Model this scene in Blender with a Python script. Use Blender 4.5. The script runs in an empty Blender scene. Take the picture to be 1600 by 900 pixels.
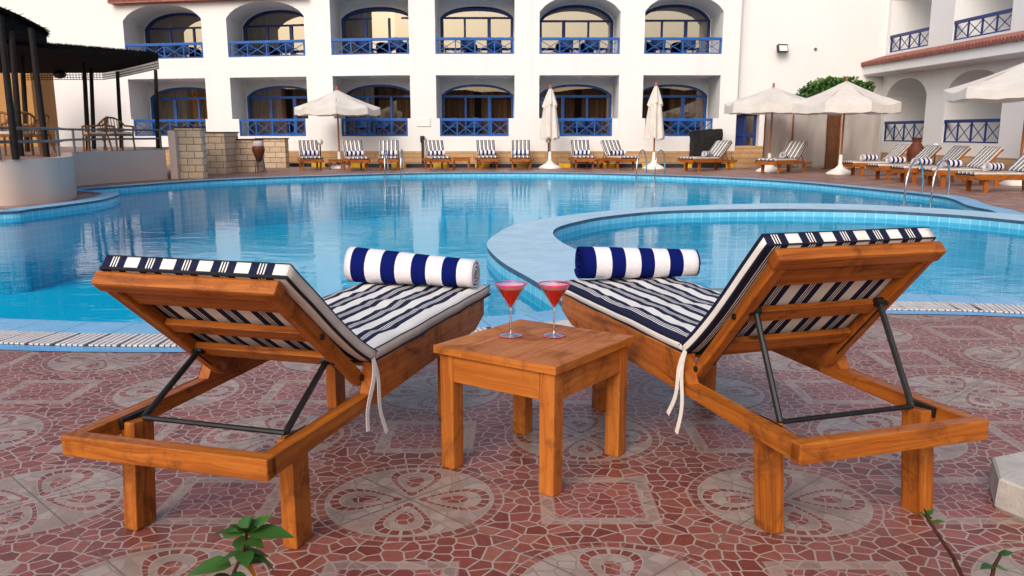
import bpy, bmesh, math, random
from mathutils import Vector, Matrix, noise
from mathutils.geometry import tessellate_polygon
PI = math.pi
random.seed(7)
scene = bpy.context.scene
COL = scene.collection

# ------------------------------------------------------------------ camera
EYE, FOC, TILT, CY = 1.25, 1364.0, 0.2042, 490.6
cam_d = bpy.data.cameras.new("camera")
cam = bpy.data.objects.new("camera", cam_d)
COL.objects.link(cam)
cam.location = (0, 0, EYE)
cam.rotation_euler = (PI / 2 - TILT, 0, 0)
cam_d.sensor_width = 36
cam_d.lens = FOC / 1600 * 36
cam_d.shift_y = (CY - 450) / 1600
cam_d.clip_start, cam_d.clip_end = 0.05, 2000
scene.camera = cam


def ray(px, py):
    u, w = (px - 800) / FOC, -(py - CY) / FOC
    return u, math.cos(TILT) + w * math.sin(TILT), -math.sin(TILT) + w * math.cos(TILT)


def G(px, py, z=0.0):
    """photo measurement -> place on the level z"""
    a, b, c = ray(px, py)
    t = (z - EYE) / c
    return Vector((a * t, b * t, z))


def AT(px, py, Y):
    """photo measurement -> place in the upright plane at distance Y"""
    a, b, c = ray(px, py)
    t = Y / b
    return Vector((a * t, Y, EYE + c * t))


# ------------------------------------------------------------------ object helpers
def link(name, data, parent=None):
    o = bpy.data.objects.new(name, data)
    COL.objects.link(o)
    if parent is not None:
        o.parent = parent
    return o


def tag(o, label=None, cat=None, group=None, kind=None):
    if label: o["label"] = label
    if cat: o["category"] = cat
    if group: o["group"] = group
    if kind: o["kind"] = kind
    return o


def thing(name, label, cat, loc=(0, 0, 0), rz=0.0, group=None):
    o = link(name, None)
    o.empty_display_size = 0.1
    o.location = loc
    o.rotation_euler = (0, 0, rz)
    return tag(o, label, cat, group)


def obj(name, bm, mats, parent=None, smooth=None, recalc=True):
    if recalc:
        bmesh.ops.recalc_face_normals(bm, faces=bm.faces[:])
    if smooth is not None:
        for f in bm.faces: f.smooth = True
        ang = math.radians(smooth)
        for e in bm.edges:
            if len(e.link_faces) == 2 and e.calc_face_angle(0) > ang: e.smooth = False
    me = bpy.data.meshes.new(name)
    bm.to_mesh(me); bm.free()
    for m in (mats if isinstance(mats, (list, tuple)) else [mats]): me.materials.append(m)
    return link(name, me, parent)


KIDS = {}


def kids(o):
    return [c for c in bpy.data.objects if c.parent == o]


def copy_tree(o, parent=None, label=None, group=None, loc=None, rz=None, scale=None):
    c = o.copy(); COL.objects.link(c)
    if parent is not None: c.parent = parent
    if label: c["label"] = label
    if group: c["group"] = group
    if loc is not None: c.location = loc
    if rz is not None: c.rotation_euler = (0, 0, rz)
    if scale: c.scale = (scale,) * 3
    for k in kids(o): copy_tree(k, c)
    return c


def B(): return bmesh.new()


def quad(bm, pts, mi=0):
    f = bm.faces.new([bm.verts.new(p) for p in pts]); f.material_index = mi
    return f


def uvl(bm): return bm.loops.layers.uv.verify()


def beam(bm, p0, p1, w, h, up=(0, 0, 1), bev=0.004, mi=0, taper=1.0):
    """timber from p0 to p1: w across, h along 'up'; UV runs along the grain in metres"""
    p0, p1 = Vector(p0), Vector(p1)
    l = (p1 - p0); L = l.length; l = l.normalized()
    up = Vector(up)
    a = l.cross(up).normalized(); b = a.cross(l).normalized()
    t = bmesh.new()
    vs = []
    for s, k in ((0, 1.0), (L, taper)):
        for x, y in ((-1, -1), (1, -1), (1, 1), (-1, 1)):
            vs.append(t.verts.new((s, x * w / 2 * k, y * h / 2 * k)))
    for i in range(4):
        j = (i + 1) % 4
        t.faces.new((vs[i], vs[j], vs[j + 4], vs[i + 4]))
    t.faces.new(vs[3::-1]); t.faces.new(vs[4:])
    if bev:
        bmesh.ops.bevel(t, geom=t.edges[:], offset=bev, segments=2, profile=0.6, affect='EDGES')
    bmesh.ops.recalc_face_normals(t, faces=t.faces[:])
    u = uvl(bm); ou, ov = random.uniform(0, 50), random.uniform(0, 50)
    mp = {}
    for v in t.verts:
        c = v.co
        mp[v] = bm.verts.new(p0 + l * c.x + a * c.y + b * c.z)
    for f in t.faces:
        try: g = bm.faces.new([mp[v] for v in f.verts])
        except ValueError: continue
        g.material_index = mi
        end = abs(f.normal.x) > 0.7
        for lo, v in zip(g.loops, f.verts):
            c = v.co
            lo[u].uv = ((c.y * 0.4 + ou, c.z * 1.2 + ov) if end else (c.x + ou, c.y + c.z + ov))
    t.free()


def box(bm, c, s, bev=0.0, mi=0, rz=0.0):
    r = bmesh.ops.create_cube(bm, size=1.0)
    vs = r['verts']
    bmesh.ops.scale(bm, vec=s, verts=vs)
    if rz: bmesh.ops.rotate(bm, cent=(0, 0, 0), matrix=Matrix.Rotation(rz, 3, 'Z'), verts=vs)
    bmesh.ops.translate(bm, vec=c, verts=vs)
    fs = {f for v in vs for f in v.link_faces}
    for f in fs: f.material_index = mi
    if bev:
        es = list({e for v in vs for e in v.link_edges})
        bmesh.ops.bevel(bm, geom=es, offset=bev, segments=2, profile=0.6, affect='EDGES')
    return vs


def tube(bm, pts, r, n=8, cap=True, mi=0):
    pts = [Vector(p) for p in pts]
    rs = r if isinstance(r, (list, tuple)) else [r] * len(pts)
    rings = []; ref = None
    for i, p in enumerate(pts):
        d = (pts[min(i + 1, len(pts) - 1)] - pts[max(i - 1, 0)]).normalized()
        if ref is None: ref = Vector((0, 0, 1)) if abs(d.z) < 0.9 else Vector((1, 0, 0))
        a = d.cross(ref).normalized(); b = a.cross(d).normalized(); ref = b
        rings.append([bm.verts.new(p + (a * math.cos(2 * PI * k / n) + b * math.sin(2 * PI * k / n)) * rs[i]) for k in range(n)])
    for q, s in zip(rings, rings[1:]):
        for k in range(n):
            f = bm.faces.new((q[k], q[(k + 1) % n], s[(k + 1) % n], s[k])); f.material_index = mi
    if cap:
        for q in (rings[0][::-1], rings[-1]):
            f = bm.faces.new(q); f.material_index = mi


def lathe(bm, prof, n=24, c=(0, 0, 0), mi=0, close=False):
    rings = []
    for r, z in prof:
        if r < 1e-5: rings.append([bm.verts.new((c[0], c[1], c[2] + z))])
        else: rings.append([bm.verts.new((c[0] + r * math.cos(2 * PI * k / n), c[1] + r * math.sin(2 * PI * k / n), c[2] + z)) for k in range(n)])
    for q, s in zip(rings, rings[1:]):
        for k in range(n):
            j = (k + 1) % n
            vs = [q[k % len(q)], q[j % len(q)], s[j % len(s)], s[k % len(s)]]
            u = []
            for v in vs:
                if v not in u: u.append(v)
            if len(u) > 2:
                f = bm.faces.new(u); f.material_index = mi


def curve(pts, n=8, closed=False):
    """Catmull-Rom through 2D points"""
    P = [Vector((p[0], p[1])) for p in pts]; out = []
    m = len(P)
    for i in range(m if closed else m - 1):
        if closed: a, b, c, d = P[i - 1], P[i], P[(i + 1) % m], P[(i + 2) % m]
        else: a, b, c, d = P[max(i - 1, 0)], P[i], P[i + 1], P[min(i + 2, m - 1)]
        for k in range(n):
            t = k / n
            out.append(0.5 * ((2 * b) + (c - a) * t + (2 * a - 5 * b + 4 * c - d) * t * t + (3 * b - a - 3 * c + d) * t ** 3))
    if not closed: out.append(P[-1])
    return out


def offset(P, d, closed=False):
    out = []; m = len(P)
    for i in range(m):
        a, b = (P[i - 1], P[(i + 1) % m]) if closed else (P[max(i - 1, 0)], P[min(i + 1, m - 1)])
        t = (b - a).normalized()
        out.append(P[i] + Vector((-t.y, t.x)) * d)
    return out


def ribbon(bm, A, Bq, z, closed=False, mi=0, z2=None):
    z2 = z if z2 is None else z2
    va = [bm.verts.new((p.x, p.y, z)) for p in A]; vb = [bm.verts.new((p.x, p.y, z2)) for p in Bq]
    m = len(A); u = uvl(bm); s = 0.0
    for i in range(m if closed else m - 1):
        j = (i + 1) % m
        ds = (A[j] - A[i]).length
        f = bm.faces.new((va[i], va[j], vb[j], vb[i])); f.material_index = mi
        w = (A[i] - Bq[i]).length + abs(z - z2)
        for lo, c in zip(f.loops, ((s, 0), (s + ds, 0), (s + ds, w), (s, w))): lo[u].uv = c
        s += ds


def fill(bm, outer, z, holes=(), mi=0):
    rings = [outer] + list(holes)
    pts = [Vector((p[0], p[1], 0)) for r in rings for p in r]
    tris = tessellate_polygon([[Vector((p[0], p[1], 0)) for p in r] for r in rings])
    vs = [bm.verts.new((p.x, p.y, z)) for p in pts]
    for t in tris:
        try: f = bm.faces.new([vs[i] for i in t]); f.material_index = mi
        except ValueError: pass
    for f in bm.faces:
        f.normal_update()
        if f.normal.z < 0: f.normal_flip()


# ------------------------------------------------------------------ node helpers
def lin(r, g, b):
    def c(v):
        v /= 255
        return v / 12.92 if v <= .04045 else ((v + .055) / 1.055) ** 2.4
    return (c(r), c(g), c(b), 1)


class X:
    """a scalar in a node tree, with arithmetic"""
    nt = None
    def __init__(s, k): s.k = k
    @staticmethod
    def m(op, *a, clamp=False):
        n = X.nt.nodes.new('ShaderNodeMath'); n.operation = op; n.use_clamp = clamp
        for i, v in enumerate(a):
            v = v.k if isinstance(v, X) else v
            if isinstance(v, (int, float)): n.inputs[i].default_value = v
            else: X.nt.links.new(v, n.inputs[i])
        return X(n.outputs[0])
    def __add__(s, o): return X.m('ADD', s, o)
    __radd__ = __add__
    def __sub__(s, o): return X.m('SUBTRACT', s, o)
    def __rsub__(s, o): return X.m('SUBTRACT', o, s)
    def __mul__(s, o): return X.m('MULTIPLY', s, o)
    __rmul__ = __mul__
    def __truediv__(s, o): return X.m('DIVIDE', s, o)
    def __lt__(s, o): return X.m('LESS_THAN', s, o)
    def __gt__(s, o): return X.m('GREATER_THAN', s, o)
    def abs(s): return X.m('ABSOLUTE', s)
    def fract(s): return X.m('FRACT', s)
    def between(s, a, b): return X.m('MULTIPLY', s > a, s < b)


def xmax(a, b): return X.m('MAXIMUM', a, b)
def xmin(a, b): return X.m('MINIMUM', a, b)
def hyp(a, b): return X.m('SQRT', a * a + b * b)


class Mat:
    def __init__(s, name, rough=.6, spec=.4, metal=0.0, color=(.5, .5, .5, 1)):
        s.m = bpy.data.materials.new(name); s.m.use_nodes = True
        s.nt = s.m.node_tree; s.n = s.nt.nodes; s.p = s.n['Principled BSDF']
        s.out = s.n['Material Output']
        s.p.inputs['Roughness'].default_value = rough
        s.p.inputs['Specular IOR Level'].default_value = spec
        s.p.inputs['Metallic'].default_value = metal
        s.p.inputs['Base Color'].default_value = color
        X.nt = s.nt
    def node(s, t, **kw):
        n = s.n.new(t)
        for k, v in kw.items():
            if k in n.inputs: s.set(n.inputs[k], v)
            else: setattr(n, k, v)
        return n
    def set(s, i, v):
        v = v.k if isinstance(v, X) else v
        if isinstance(v, bpy.types.NodeSocket): s.nt.links.new(v, i)
        else: i.default_value = v
    def obj(s): return s.node('ShaderNodeTexCoord').outputs['Object']
    def uv(s): return s.node('ShaderNodeTexCoord').outputs['UV']
    def pos(s): return s.node('ShaderNodeNewGeometry').outputs['Position']
    def xyz(s, v):
        n = s.node('ShaderNodeSeparateXYZ'); s.set(n.inputs[0], v)
        return X(n.outputs[0]), X(n.outputs[1]), X(n.outputs[2])
    def vec(s, x, y, z=0.0):
        n = s.node('ShaderNodeCombineXYZ')
        for i, v in zip(n.inputs, (x, y, z)): s.set(i, v)
        return n.outputs[0]
    def map(s, v, sc=(1, 1, 1), lo=(0, 0, 0)):
        n = s.node('ShaderNodeMapping'); s.set(n.inputs['Vector'], v)
        n.inputs['Scale'].default_value = sc; n.inputs['Location'].default_value = lo
        return n.outputs[0]
    def noise(s, v, scale=5, detail=4, rough=.55, dist=0.0):
        n = s.node('ShaderNodeTexNoise'); s.set(n.inputs['Vector'], v)
        n.inputs['Scale'].default_value = scale; n.inputs['Detail'].default_value = detail
        n.inputs['Roughness'].default_value = rough; n.inputs['Distortion'].default_value = dist
        return X(n.outputs[0])
    def ramp(s, f, stops):
        n = s.node('ShaderNodeValToRGB'); s.set(n.inputs[0], f)
        e = n.color_ramp.elements
        while len(e) < len(stops): e.new(.5)
        for k, (p, c) in zip(e, stops): k.position = p; k.color = c
        return n.outputs[0]
    def rng(s, f, a, b, c=0.0, d=1.0):
        n = s.node('ShaderNodeMapRange'); s.set(n.inputs[0], f)
        for i, v in zip(n.inputs[1:5], (a, b, c, d)): i.default_value = v
        return X(n.outputs[0])
    def mix(s, f, a, b, mode='MIX'):
        n = s.node('ShaderNodeMix'); n.data_type = 'RGBA'; n.blend_type = mode
        s.set(n.inputs[0], f); s.set(n.inputs[6], a); s.set(n.inputs[7], b)
        return n.outputs[2]
    def col(s, v): s.set(s.p.inputs['Base Color'], v); return s
    def rough(s, v): s.set(s.p.inputs['Roughness'], v); return s
    def bump(s, h, strength=.3, dist=.01):
        n = s.node('ShaderNodeBump'); n.inputs['Strength'].default_value = strength; n.inputs['Distance'].default_value = dist
        s.set(n.inputs['Height'], h); s.set(s.p.inputs['Normal'], n.outputs[0]); return n.outputs[0]


def simple(name, c, rough=.6, spec=.4, metal=0, var=.12, scale=6, bump=0.0):
    m = Mat(name, rough, spec, metal, c)
    v = m.pos()
    f = m.noise(v, scale, 5)
    d = tuple(k * (1 - var) for k in c[:3]) + (1,); e = tuple(min(1, k * (1 + var)) for k in c[:3]) + (1,)
    m.col(m.ramp(f, [(.3, d), (.7, e)]))
    if bump: m.bump(m.noise(v, scale * 6, 4), bump, .01)
    return m.m


M = {}
# wood: UV is metres along the grain
def wood(name, light, mid, dark, rough=.42, knots=.40):
    m = Mat(name, rough, .32)
    u, v, _ = m.xyz(m.uv())
    warp = m.noise(m.vec(u * 1.6, v * 6), 1.0, 3) * .10
    g = m.noise(m.vec(u * 1.3, v * 55 + warp * 60), 1.0, 4, .6)
    fine = m.noise(m.vec(u * 14, v * 420), 1.0, 2)
    c = m.ramp(g, [(.28, dark), (.5, mid), (.74, light)])
    c = m.mix(m.rng(fine, .35, .75, 0, .5), c, dark)
    blot = m.noise(m.vec(u * 2.2, v * 5), 1.0, 3)
    c = m.mix(m.rng(blot, .55, .8, 0, .45), c, dark)
    vo = m.node('ShaderNodeTexVoronoi'); vo.feature = 'F1'; m.set(vo.inputs['Vector'], m.vec(u * 3.1, v * 8.5)); vo.inputs['Scale'].default_value = 1.0
    k = X(vo.outputs['Distance'])
    sep = m.node('ShaderNodeSeparateColor'); m.set(sep.inputs[0], vo.outputs['Color'])
    isl = X(m.node('ShaderNodeNewGeometry').outputs['Random Per Island'])
    c = m.mix(m.rng(isl, 0, 1, 0, .5), c, m.mix(.5, dark, mid))
    scuff = m.noise(m.pos(), 7.0, 6, .7, .5)
    c = m.mix(m.rng(scuff, .52, .66, 0, .62), c, tuple(q * .5 for q in dark[:3]) + (1,))
    pale = m.noise(m.pos(), 11.0, 5, .7, .2)
    c = m.mix(m.rng(pale, .62, .78, 0, .35), c, tuple(min(1, q * 1.25) for q in light[:3]) + (1,))
    on = X(sep.outputs[0]) > knots
    c = m.mix(m.rng(k, .055, .12, 1, 0) * on * .85, c, tuple(q * .22 for q in dark[:3]) + (1,))
    m.col(c)
    m.rough(m.rng(scuff, .35, .7, rough - .06, rough + .25))
    m.bump(g * .6 + fine * .4, .25, .002)
    return m.m


M['wood'] = wood('pine_wood', lin(206, 132, 50), lin(180, 100, 30), lin(98, 45, 13))
M['table_wood'] = wood('table_wood', lin(208, 138, 62), lin(188, 110, 42), lin(136, 70, 24), .46, .8)
M['pole_wood'] = simple('pole_wood', lin(150, 88, 50), .6)
M['steel_dark'] = simple('dark_steel', (.012, .011, .011, 1), .45, .5, .3, .4, 30)
M['chrome'] = simple('stainless_steel', (.62, .62, .62, 1), .16, .5, 1, .04)
M['grey_metal'] = simple('galvanised_metal', (.16, .165, .16, 1), .45, .5, .6, .15)
M['canvas'] = simple('umbrella_canvas', lin(226, 214, 196), .85, .1, 0, .06, 5)
M['plastic_white'] = simple('white_plastic', (.75, .74, .71, 1), .5, .4, 0, .06)
M['black'] = simple('black_cloth', (.012, .012, .013, 1), .75, .2, 0, .4, 8)
M['black_paint'] = simple('black_paint', (.02, .021, .022, 1), .4, .5)
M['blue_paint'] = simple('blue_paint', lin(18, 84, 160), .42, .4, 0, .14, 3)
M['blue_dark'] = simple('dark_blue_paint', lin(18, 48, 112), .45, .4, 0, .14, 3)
M['thatch'] = simple('dark_thatch', (.013, .010, .009, 1), .95, .05, 0, .5, 14, .6)
M['post'] = simple('dark_post', (.013, .009, .008, 1), .7, .2, 0, .4, 10)
M['rattan'] = simple('rattan', lin(128, 84, 44), .6, .3, 0, .3, 12)
M['cushion_pale'] = simple('pale_cushion', lin(200, 190, 180), .9, .1)
M['wicker_blue'] = simple('blue_wicker', lin(22, 52, 96), .6, .3, 0, .3, 12)
M['clay'] = simple('brown_clay', lin(96, 50, 36), .6, .3, 0, .25, 9)
M['clay_band'] = simple('pale_glaze', lin(190, 184, 180), .5, .4)
M['kerb_yellow'] = simple('yellow_paint', lin(206, 164, 30), .55, .3, 0, .15, 5)
M['kerb_black'] = simple('kerb_black', (.022, .024, .032, 1), .55, .3, 0, .2, 5)
M['tan_wall'] = simple('tan_render', lin(170, 128, 82), .9, .1, 0, .12, .8)
M['concrete'] = simple('white_concrete', lin(178, 172, 166), .9, .15, 0, .12, 10, .4)
M['ribbon'] = simple('cotton_tape', lin(222, 216, 206), .9, .1, 0, .06, 30)
M['stem'] = simple('plant_stem', lin(70, 40, 28), .7, .2, 0, .25, 40)
M['lamp_glass'] = simple('white_lamp_glass', (.8, .8, .78, 1), .25, .5)
M['roof_tile'] = simple('clay_roof_tile', lin(150, 98, 88), .75, .2, 0, .25, 7)
M['curtain'] = None


def mat_plaster(name, c, stain=.06):
    m = Mat(name, .9, .15)
    v = m.pos()
    big = m.noise(v, .45, 5, .6); fine = m.noise(v, 30, 3)
    x, y, z = m.xyz(v)
    streak = m.noise(m.vec(x * 2.2, y * 2.2, z * .12), 1.0, 4, .6)
    d = tuple(k * .86 for k in c[:3]) + (1,)
    k = m.mix(m.rng(big, .42, .75, 0, stain * 5), c, d)
    k = m.mix(m.rng(streak, .56, .8, 0, stain * 6), k, tuple(q * .78 for q in (c[0], c[1] * .97, c[2] * .92)) + (1,))
    m.col(k); m.bump(fine, .12, .01)
    return m.m


M['plaster'] = mat_plaster('white_plaster', (.745, .742, .74, 1))
M['beige'] = mat_plaster('beige_render', lin(204, 182, 170), .1)


def mat_stone(name, c1, c2, mortar, bw, bh, bump=.6):
    m = Mat(name, .85, .2)
    x, y, z = m.xyz(m.pos())
    v = m.vec(x + y * .92, z, 0)
    b = m.node('ShaderNodeTexBrick'); m.set(b.inputs['Vector'], v)
    b.inputs['Scale'].default_value = 1; b.inputs['Brick Width'].default_value = bw; b.inputs['Row Height'].default_value = bh
    b.inputs['Mortar Size'].default_value = bh * .045; b.inputs['Mortar Smooth'].default_value = .3
    b.inputs['Color1'].default_value = c1; b.inputs['Color2'].default_value = c2; b.inputs['Mortar'].default_value = mortar
    n = m.noise(m.pos(), 9, 5, .6, 1.5)
    m.col(m.mix(m.rng(n, .45, .7, 0, .4), b.outputs['Color'], tuple(k * .6 for k in c1[:3]) + (1,)))
    m.bump(n * .6 + (1 - X(b.outputs['Fac'])) * .8, bump, .05)
    return m.m


M['stone'] = mat_stone('cut_stone_cladding', lin(214, 192, 166), lin(200, 172, 142), lin(120, 94, 72), .42, .19, 1.0)
M['plinth'] = mat_stone('sandstone_plinth', lin(200, 166, 126), lin(184, 146, 106), lin(140, 100, 62), .9, .17, .4)


def mat_tiles():
    m = Mat('patterned_floor_tile', .4, .42)
    x, y, _ = m.xyz(m.pos())
    S = .65
    px, py = (x + .355) / S, (y - 2.85) / S
    q1, q2 = (px + py) * .5, (px - py) * .5
    rnd = lambda q: q - X.m('ROUND', q)
    a1, a2 = rnd(q1), rnd(q2)
    dx, dy = a1 + a2, a1 - a2
    b1, b2 = rnd(q1 - .5), rnd(q2 - .5)
    ex, ey = (b1 + b2).abs(), (b1 - b2).abs()
    jx = m.noise(m.vec(x * 9, y * 9), 1, 2) - .5
    r = hyp(dx, dy) + jx * .02
    th = X.m('ARCTAN2', dy, dx)
    ax, ay = dx.abs(), dy.abs()
    s, t = xmax(ax, ay), xmin(ax, ay)
    e = hyp((s - .235) / .185, t / (.02 + s * .42))
    ph = X.m('ARCTAN2', t, s - .235)
    # crazy paving polygons
    def vor(scale, feat, off=0.0):
        n = m.node('ShaderNodeTexVoronoi'); n.feature = feat; n.voronoi_dimensions = '2D'
        n.inputs['Scale'].default_value = scale
        m.set(n.inputs['Vector'], m.vec(x + off, y + off)); return n
    v1 = vor(17.5, 'DISTANCE_TO_EDGE'); v1c = vor(17.5, 'F1')
    v2 = vor(22, 'DISTANCE_TO_EDGE', 3.1); v2c = vor(22, 'F1', 3.1)
    g1 = X(v1.outputs['Distance']) < .055
    g2 = X(v2.outputs['Distance']) < .05
    def tone(n):
        k = m.node('ShaderNodeSeparateColor'); m.set(k.inputs[0], n.outputs['Color']); return X(k.outputs[0])
    t1, t2 = tone(v1c), tone(v2c)
    mott = m.noise(m.pos(), 34, 4, .65)
    red = m.ramp(t1 * .6 + mott * .4, [(.2, lin(104, 46, 37)), (.55, lin(130, 64, 52)), (.85, lin(148, 92, 78))])
    plum = m.ramp(t2 * .6 + mott * .4, [(.2, lin(112, 48, 46)), (.8, lin(146, 80, 74))])
    cream = m.ramp(t1 * .45 + mott * .55, [(.2, lin(138, 124, 113)), (.55, lin(160, 147, 136)), (.85, lin(172, 160, 148))])
    grout = lin(164, 148, 138); cgr = lin(136, 120, 110)
    base = m.mix(g1, red, grout)
    # square motif
    mm = xmax(ex, ey)
    sq = m.mix(g2, plum, grout)
    base = m.mix(mm < .235, base, sq)
    base = m.mix(mm.between(.235, .30) * .62, base, cream)
    strip = xmax(xmax((mm - .235).abs() < .008, (mm - .30).abs() < .008), mm.between(.235, .30) * (((ex - ey) * 9).fract() < .09))
    base = m.mix(strip * .5, base, grout)
    # disc
    disc = r < .44
    fade = m.noise(m.pos(), 5.5, 5, .7)
    base = m.mix(disc * m.rng(fade, .30, .62, .62, 1.0), base, m.mix(g1, cream, cgr))
    ring = r.between(.44, .505)
    seg = (th * (44 / (2 * PI))).fract() < .14
    rg = xmax(seg, xmax((r - .44).abs() < .010, (r - .505).abs() < .010))
    base = m.mix(ring * m.rng(fade, .3, .6, .55, .95), base, m.mix(rg, red, grout))
    # four loops
    loop = e.between(.74, 1.08) * (r < .45)
    pseg = (ph * 3.1).fract() < .16
    pg = xmax(pseg, xmax((e - .74).abs() < .045, (e - 1.08).abs() < .045))
    base = m.mix(loop, base, m.mix(pg, red, grout))
    drop = (e < .40) * (r < .45)
    base = m.mix(drop, base, m.mix(g2, red, grout))
    joint = xmax(a1.abs() < .0035, a2.abs() < .0035)
    base = m.mix(m.rng(m.noise(m.pos(), 60, 4, .7), .45, .8, 0, .3), base, lin(150, 112, 98))
    base = m.mix(joint * .8, base, lin(104, 88, 80))
    dirt = m.noise(m.pos(), 1.3, 5, .65)
    base = m.mix(m.rng(dirt, .45, .75, 0, .32), base, lin(110, 84, 74))
    m.col(base)
    m.rough(m.rng(dirt, .3, .75, .32, .50) + mott * .08)
    h = (1 - xmax(joint, g1 * .35)) + mott * .15
    m.bump(h, .35, .003)
    return m.m


M['tiles'] = mat_tiles()


def mat_pooltile(name, c1, c2, line, size):
    m = Mat(name, .25, .5)
    u, v, _ = m.xyz(m.uv())
    g = xmax((u / size).fract() < .07, (v / size).fract() < .07)
    n = m.node('ShaderNodeTexWhiteNoise'); m.set(n.inputs[0], m.vec(X.m('FLOOR', u / size), X.m('FLOOR', v / size)))
    m.col(m.mix(g, m.mix(n.outputs[0], c1, c2), line))
    return m.m


M['pool_wall'] = mat_pooltile('pool_wall_tile', lin(100, 182, 210), lin(118, 192, 216), lin(168, 214, 230), .16)
def mat_coping(name, c, seam, step):
    m = Mat(name, .5, .4)
    u, v, _ = m.xyz(m.uv())
    st = m.noise(m.pos(), 2.3, 6, .65); fine = m.noise(m.pos(), 26, 4, .6)
    k = m.mix(m.rng(st, .42, .72, 0, .55), c, tuple(q * .72 for q in c[:3]) + (1,))
    k = m.mix(m.rng(fine, .5, .8, 0, .3), k, lin(206, 208, 204))
    k = m.mix(((u / step).fract() < .012 / step) * .6, k, seam)
    m.col(k); m.rough(m.rng(st, .3, .7, .3, .6)); m.bump(fine, .2, .003)
    return m.m


M['coping'] = mat_coping('pale_blue_coping', lin(116, 176, 214), lin(70, 110, 140), .33)
M['border'] = simple('blue_border_tile', lin(92, 158, 206), .4, .4, 0, .1, 4)
M['ledge'] = mat_coping('weathered_pale_blue_paint', lin(168, 204, 224), lin(146, 176, 194), 1.1)
M['grate'] = simple('white_grating', lin(206, 200, 196), .6, .3, 0, .08, 9)
M['gutter'] = simple('gutter_dark', (.07, .07, .08, 1), .8, .2)
M['nosing'] = simple('dark_nosing', lin(58, 84, 108), .5, .4, 0, .3, 6)


def mat_floor():
    m = Mat('pool_floor', .6, .3)
    x, y, _ = m.xyz(m.pos())
    n = m.noise(m.vec(x, y), .5, 3)
    g = xmax((x / .25).fract() < .05, (y / .25).fract() < .05)
    m.col(m.mix(g * .35, m.ramp(n, [(.3, lin(104, 216, 244)), (.7, lin(130, 226, 248))]), lin(120, 196, 228)))
    return m.m


M['pool_floor'] = mat_floor()


def mat_water():
    m = Mat('pool_water')
    m.n.remove(m.p)
    v = m.pos()
    n1 = m.noise(m.map(v, (1.1, 2.6, 1)), 1.0, 3, .5, .6)
    n2 = m.noise(m.map(v, (4.5, 10.0, 1)), 1.0, 2, .5, .8)
    h = n1 * .75 + n2 * .2
    b = m.node('ShaderNodeBump'); b.inputs['Strength'].default_value = 1; b.inputs['Distance'].default_value = .0065
    m.set(b.inputs['Height'], h)
    fr = m.node('ShaderNodeFresnel'); fr.inputs[0].default_value = 1.33
    fac = xmin(X(fr.outputs[0]) * .62, .50)
    tr = m.node('ShaderNodeBsdfTransparent'); tr.inputs[0].default_value = (.20, .90, 1.0, 1)
    gl = m.node('ShaderNodeBsdfGlossy'); gl.inputs['Roughness'].default_value = .02; gl.inputs[0].default_value = (.97, .98, 1, 1)
    m.set(gl.inputs['Normal'], b.outputs[0])
    mx = m.node('ShaderNodeMixShader')
    m.set(mx.inputs[0], fac); m.set(mx.inputs[1], tr.outputs[0]); m.set(mx.inputs[2], gl.outputs[0])
    m.set(m.out.inputs['Surface'], mx.outputs[0])
    return m.m


M['water'] = mat_water()


def mat_window_glass(name, refl, tint):
    m = Mat(name); m.n.remove(m.p)
    tr = m.node('ShaderNodeBsdfTransparent'); tr.inputs[0].default_value = tint
    gl = m.node('ShaderNodeBsdfGlossy'); gl.inputs['Roughness'].default_value = .0; gl.inputs[0].default_value = (1, .91, .79, 1)  # warm gloss tint puts the cream sky colour into the reflections
    mx = m.node('ShaderNodeMixShader'); mx.inputs[0].default_value = refl
    m.set(mx.inputs[1], tr.outputs[0]); m.set(mx.inputs[2], gl.outputs[0]); m.set(m.out.inputs['Surface'], mx.outputs[0])
    return m.m


M['pane'] = mat_window_glass('coated_window_glass', .33, (.6, .57, .52, 1))
M['pane_low'] = mat_window_glass('plain_window_glass', .2, (.85, .82, .78, 1))


def mat_curtain():
    m = Mat('curtain_cloth', .9, .1)
    x, y, z = m.xyz(m.pos())
    n = m.noise(m.vec(x * 9, 0, z * .2), 1.0, 3)
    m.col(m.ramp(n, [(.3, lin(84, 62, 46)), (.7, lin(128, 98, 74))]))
    return m.m


M['curtain'] = mat_curtain()
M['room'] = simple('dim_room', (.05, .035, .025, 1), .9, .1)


# striped upholstery: UV.x across the stripes in metres
NAVY, WHITE = lin(24, 28, 56), lin(226, 222, 217)


def mat_stripe(name, period=.125, phase=0.0):
    m = Mat(name, .9, .15)
    u, v, _ = m.xyz(m.uv())
    f = ((u / period) + phase).fract()
    st = f < .22
    for a, b in ((.255, .295), (.33, .37), (.405, .62)): st = xmax(st, f.between(a, b))
    n = m.noise(m.vec(u * 40, v * 40), 1.0, 3)
    soil = m.noise(m.vec(u * 5, v * 5), 1.0, 4)
    w = m.mix(m.rng(soil, .45, .75, 0, .35), WHITE, lin(194, 184, 172))
    nv = m.mix(m.rng(n, .3, .7, 0, .5), NAVY, lin(38, 42, 66))
    m.col(m.mix(st, w, nv))
    weave = m.noise(m.vec(u * 700, v * 700), 1.0, 1)
    m.bump(weave * .4 + n * .6, .25, .0015)
    return m.m


M['stripe'] = mat_stripe('striped_canvas')
M['piping'] = simple('dark_piping', (.012, .013, .02, 1), .7, .2)
M['boxing'] = simple('white_boxing', lin(206, 196, 182), .9, .1, 0, .1, 14)


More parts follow.
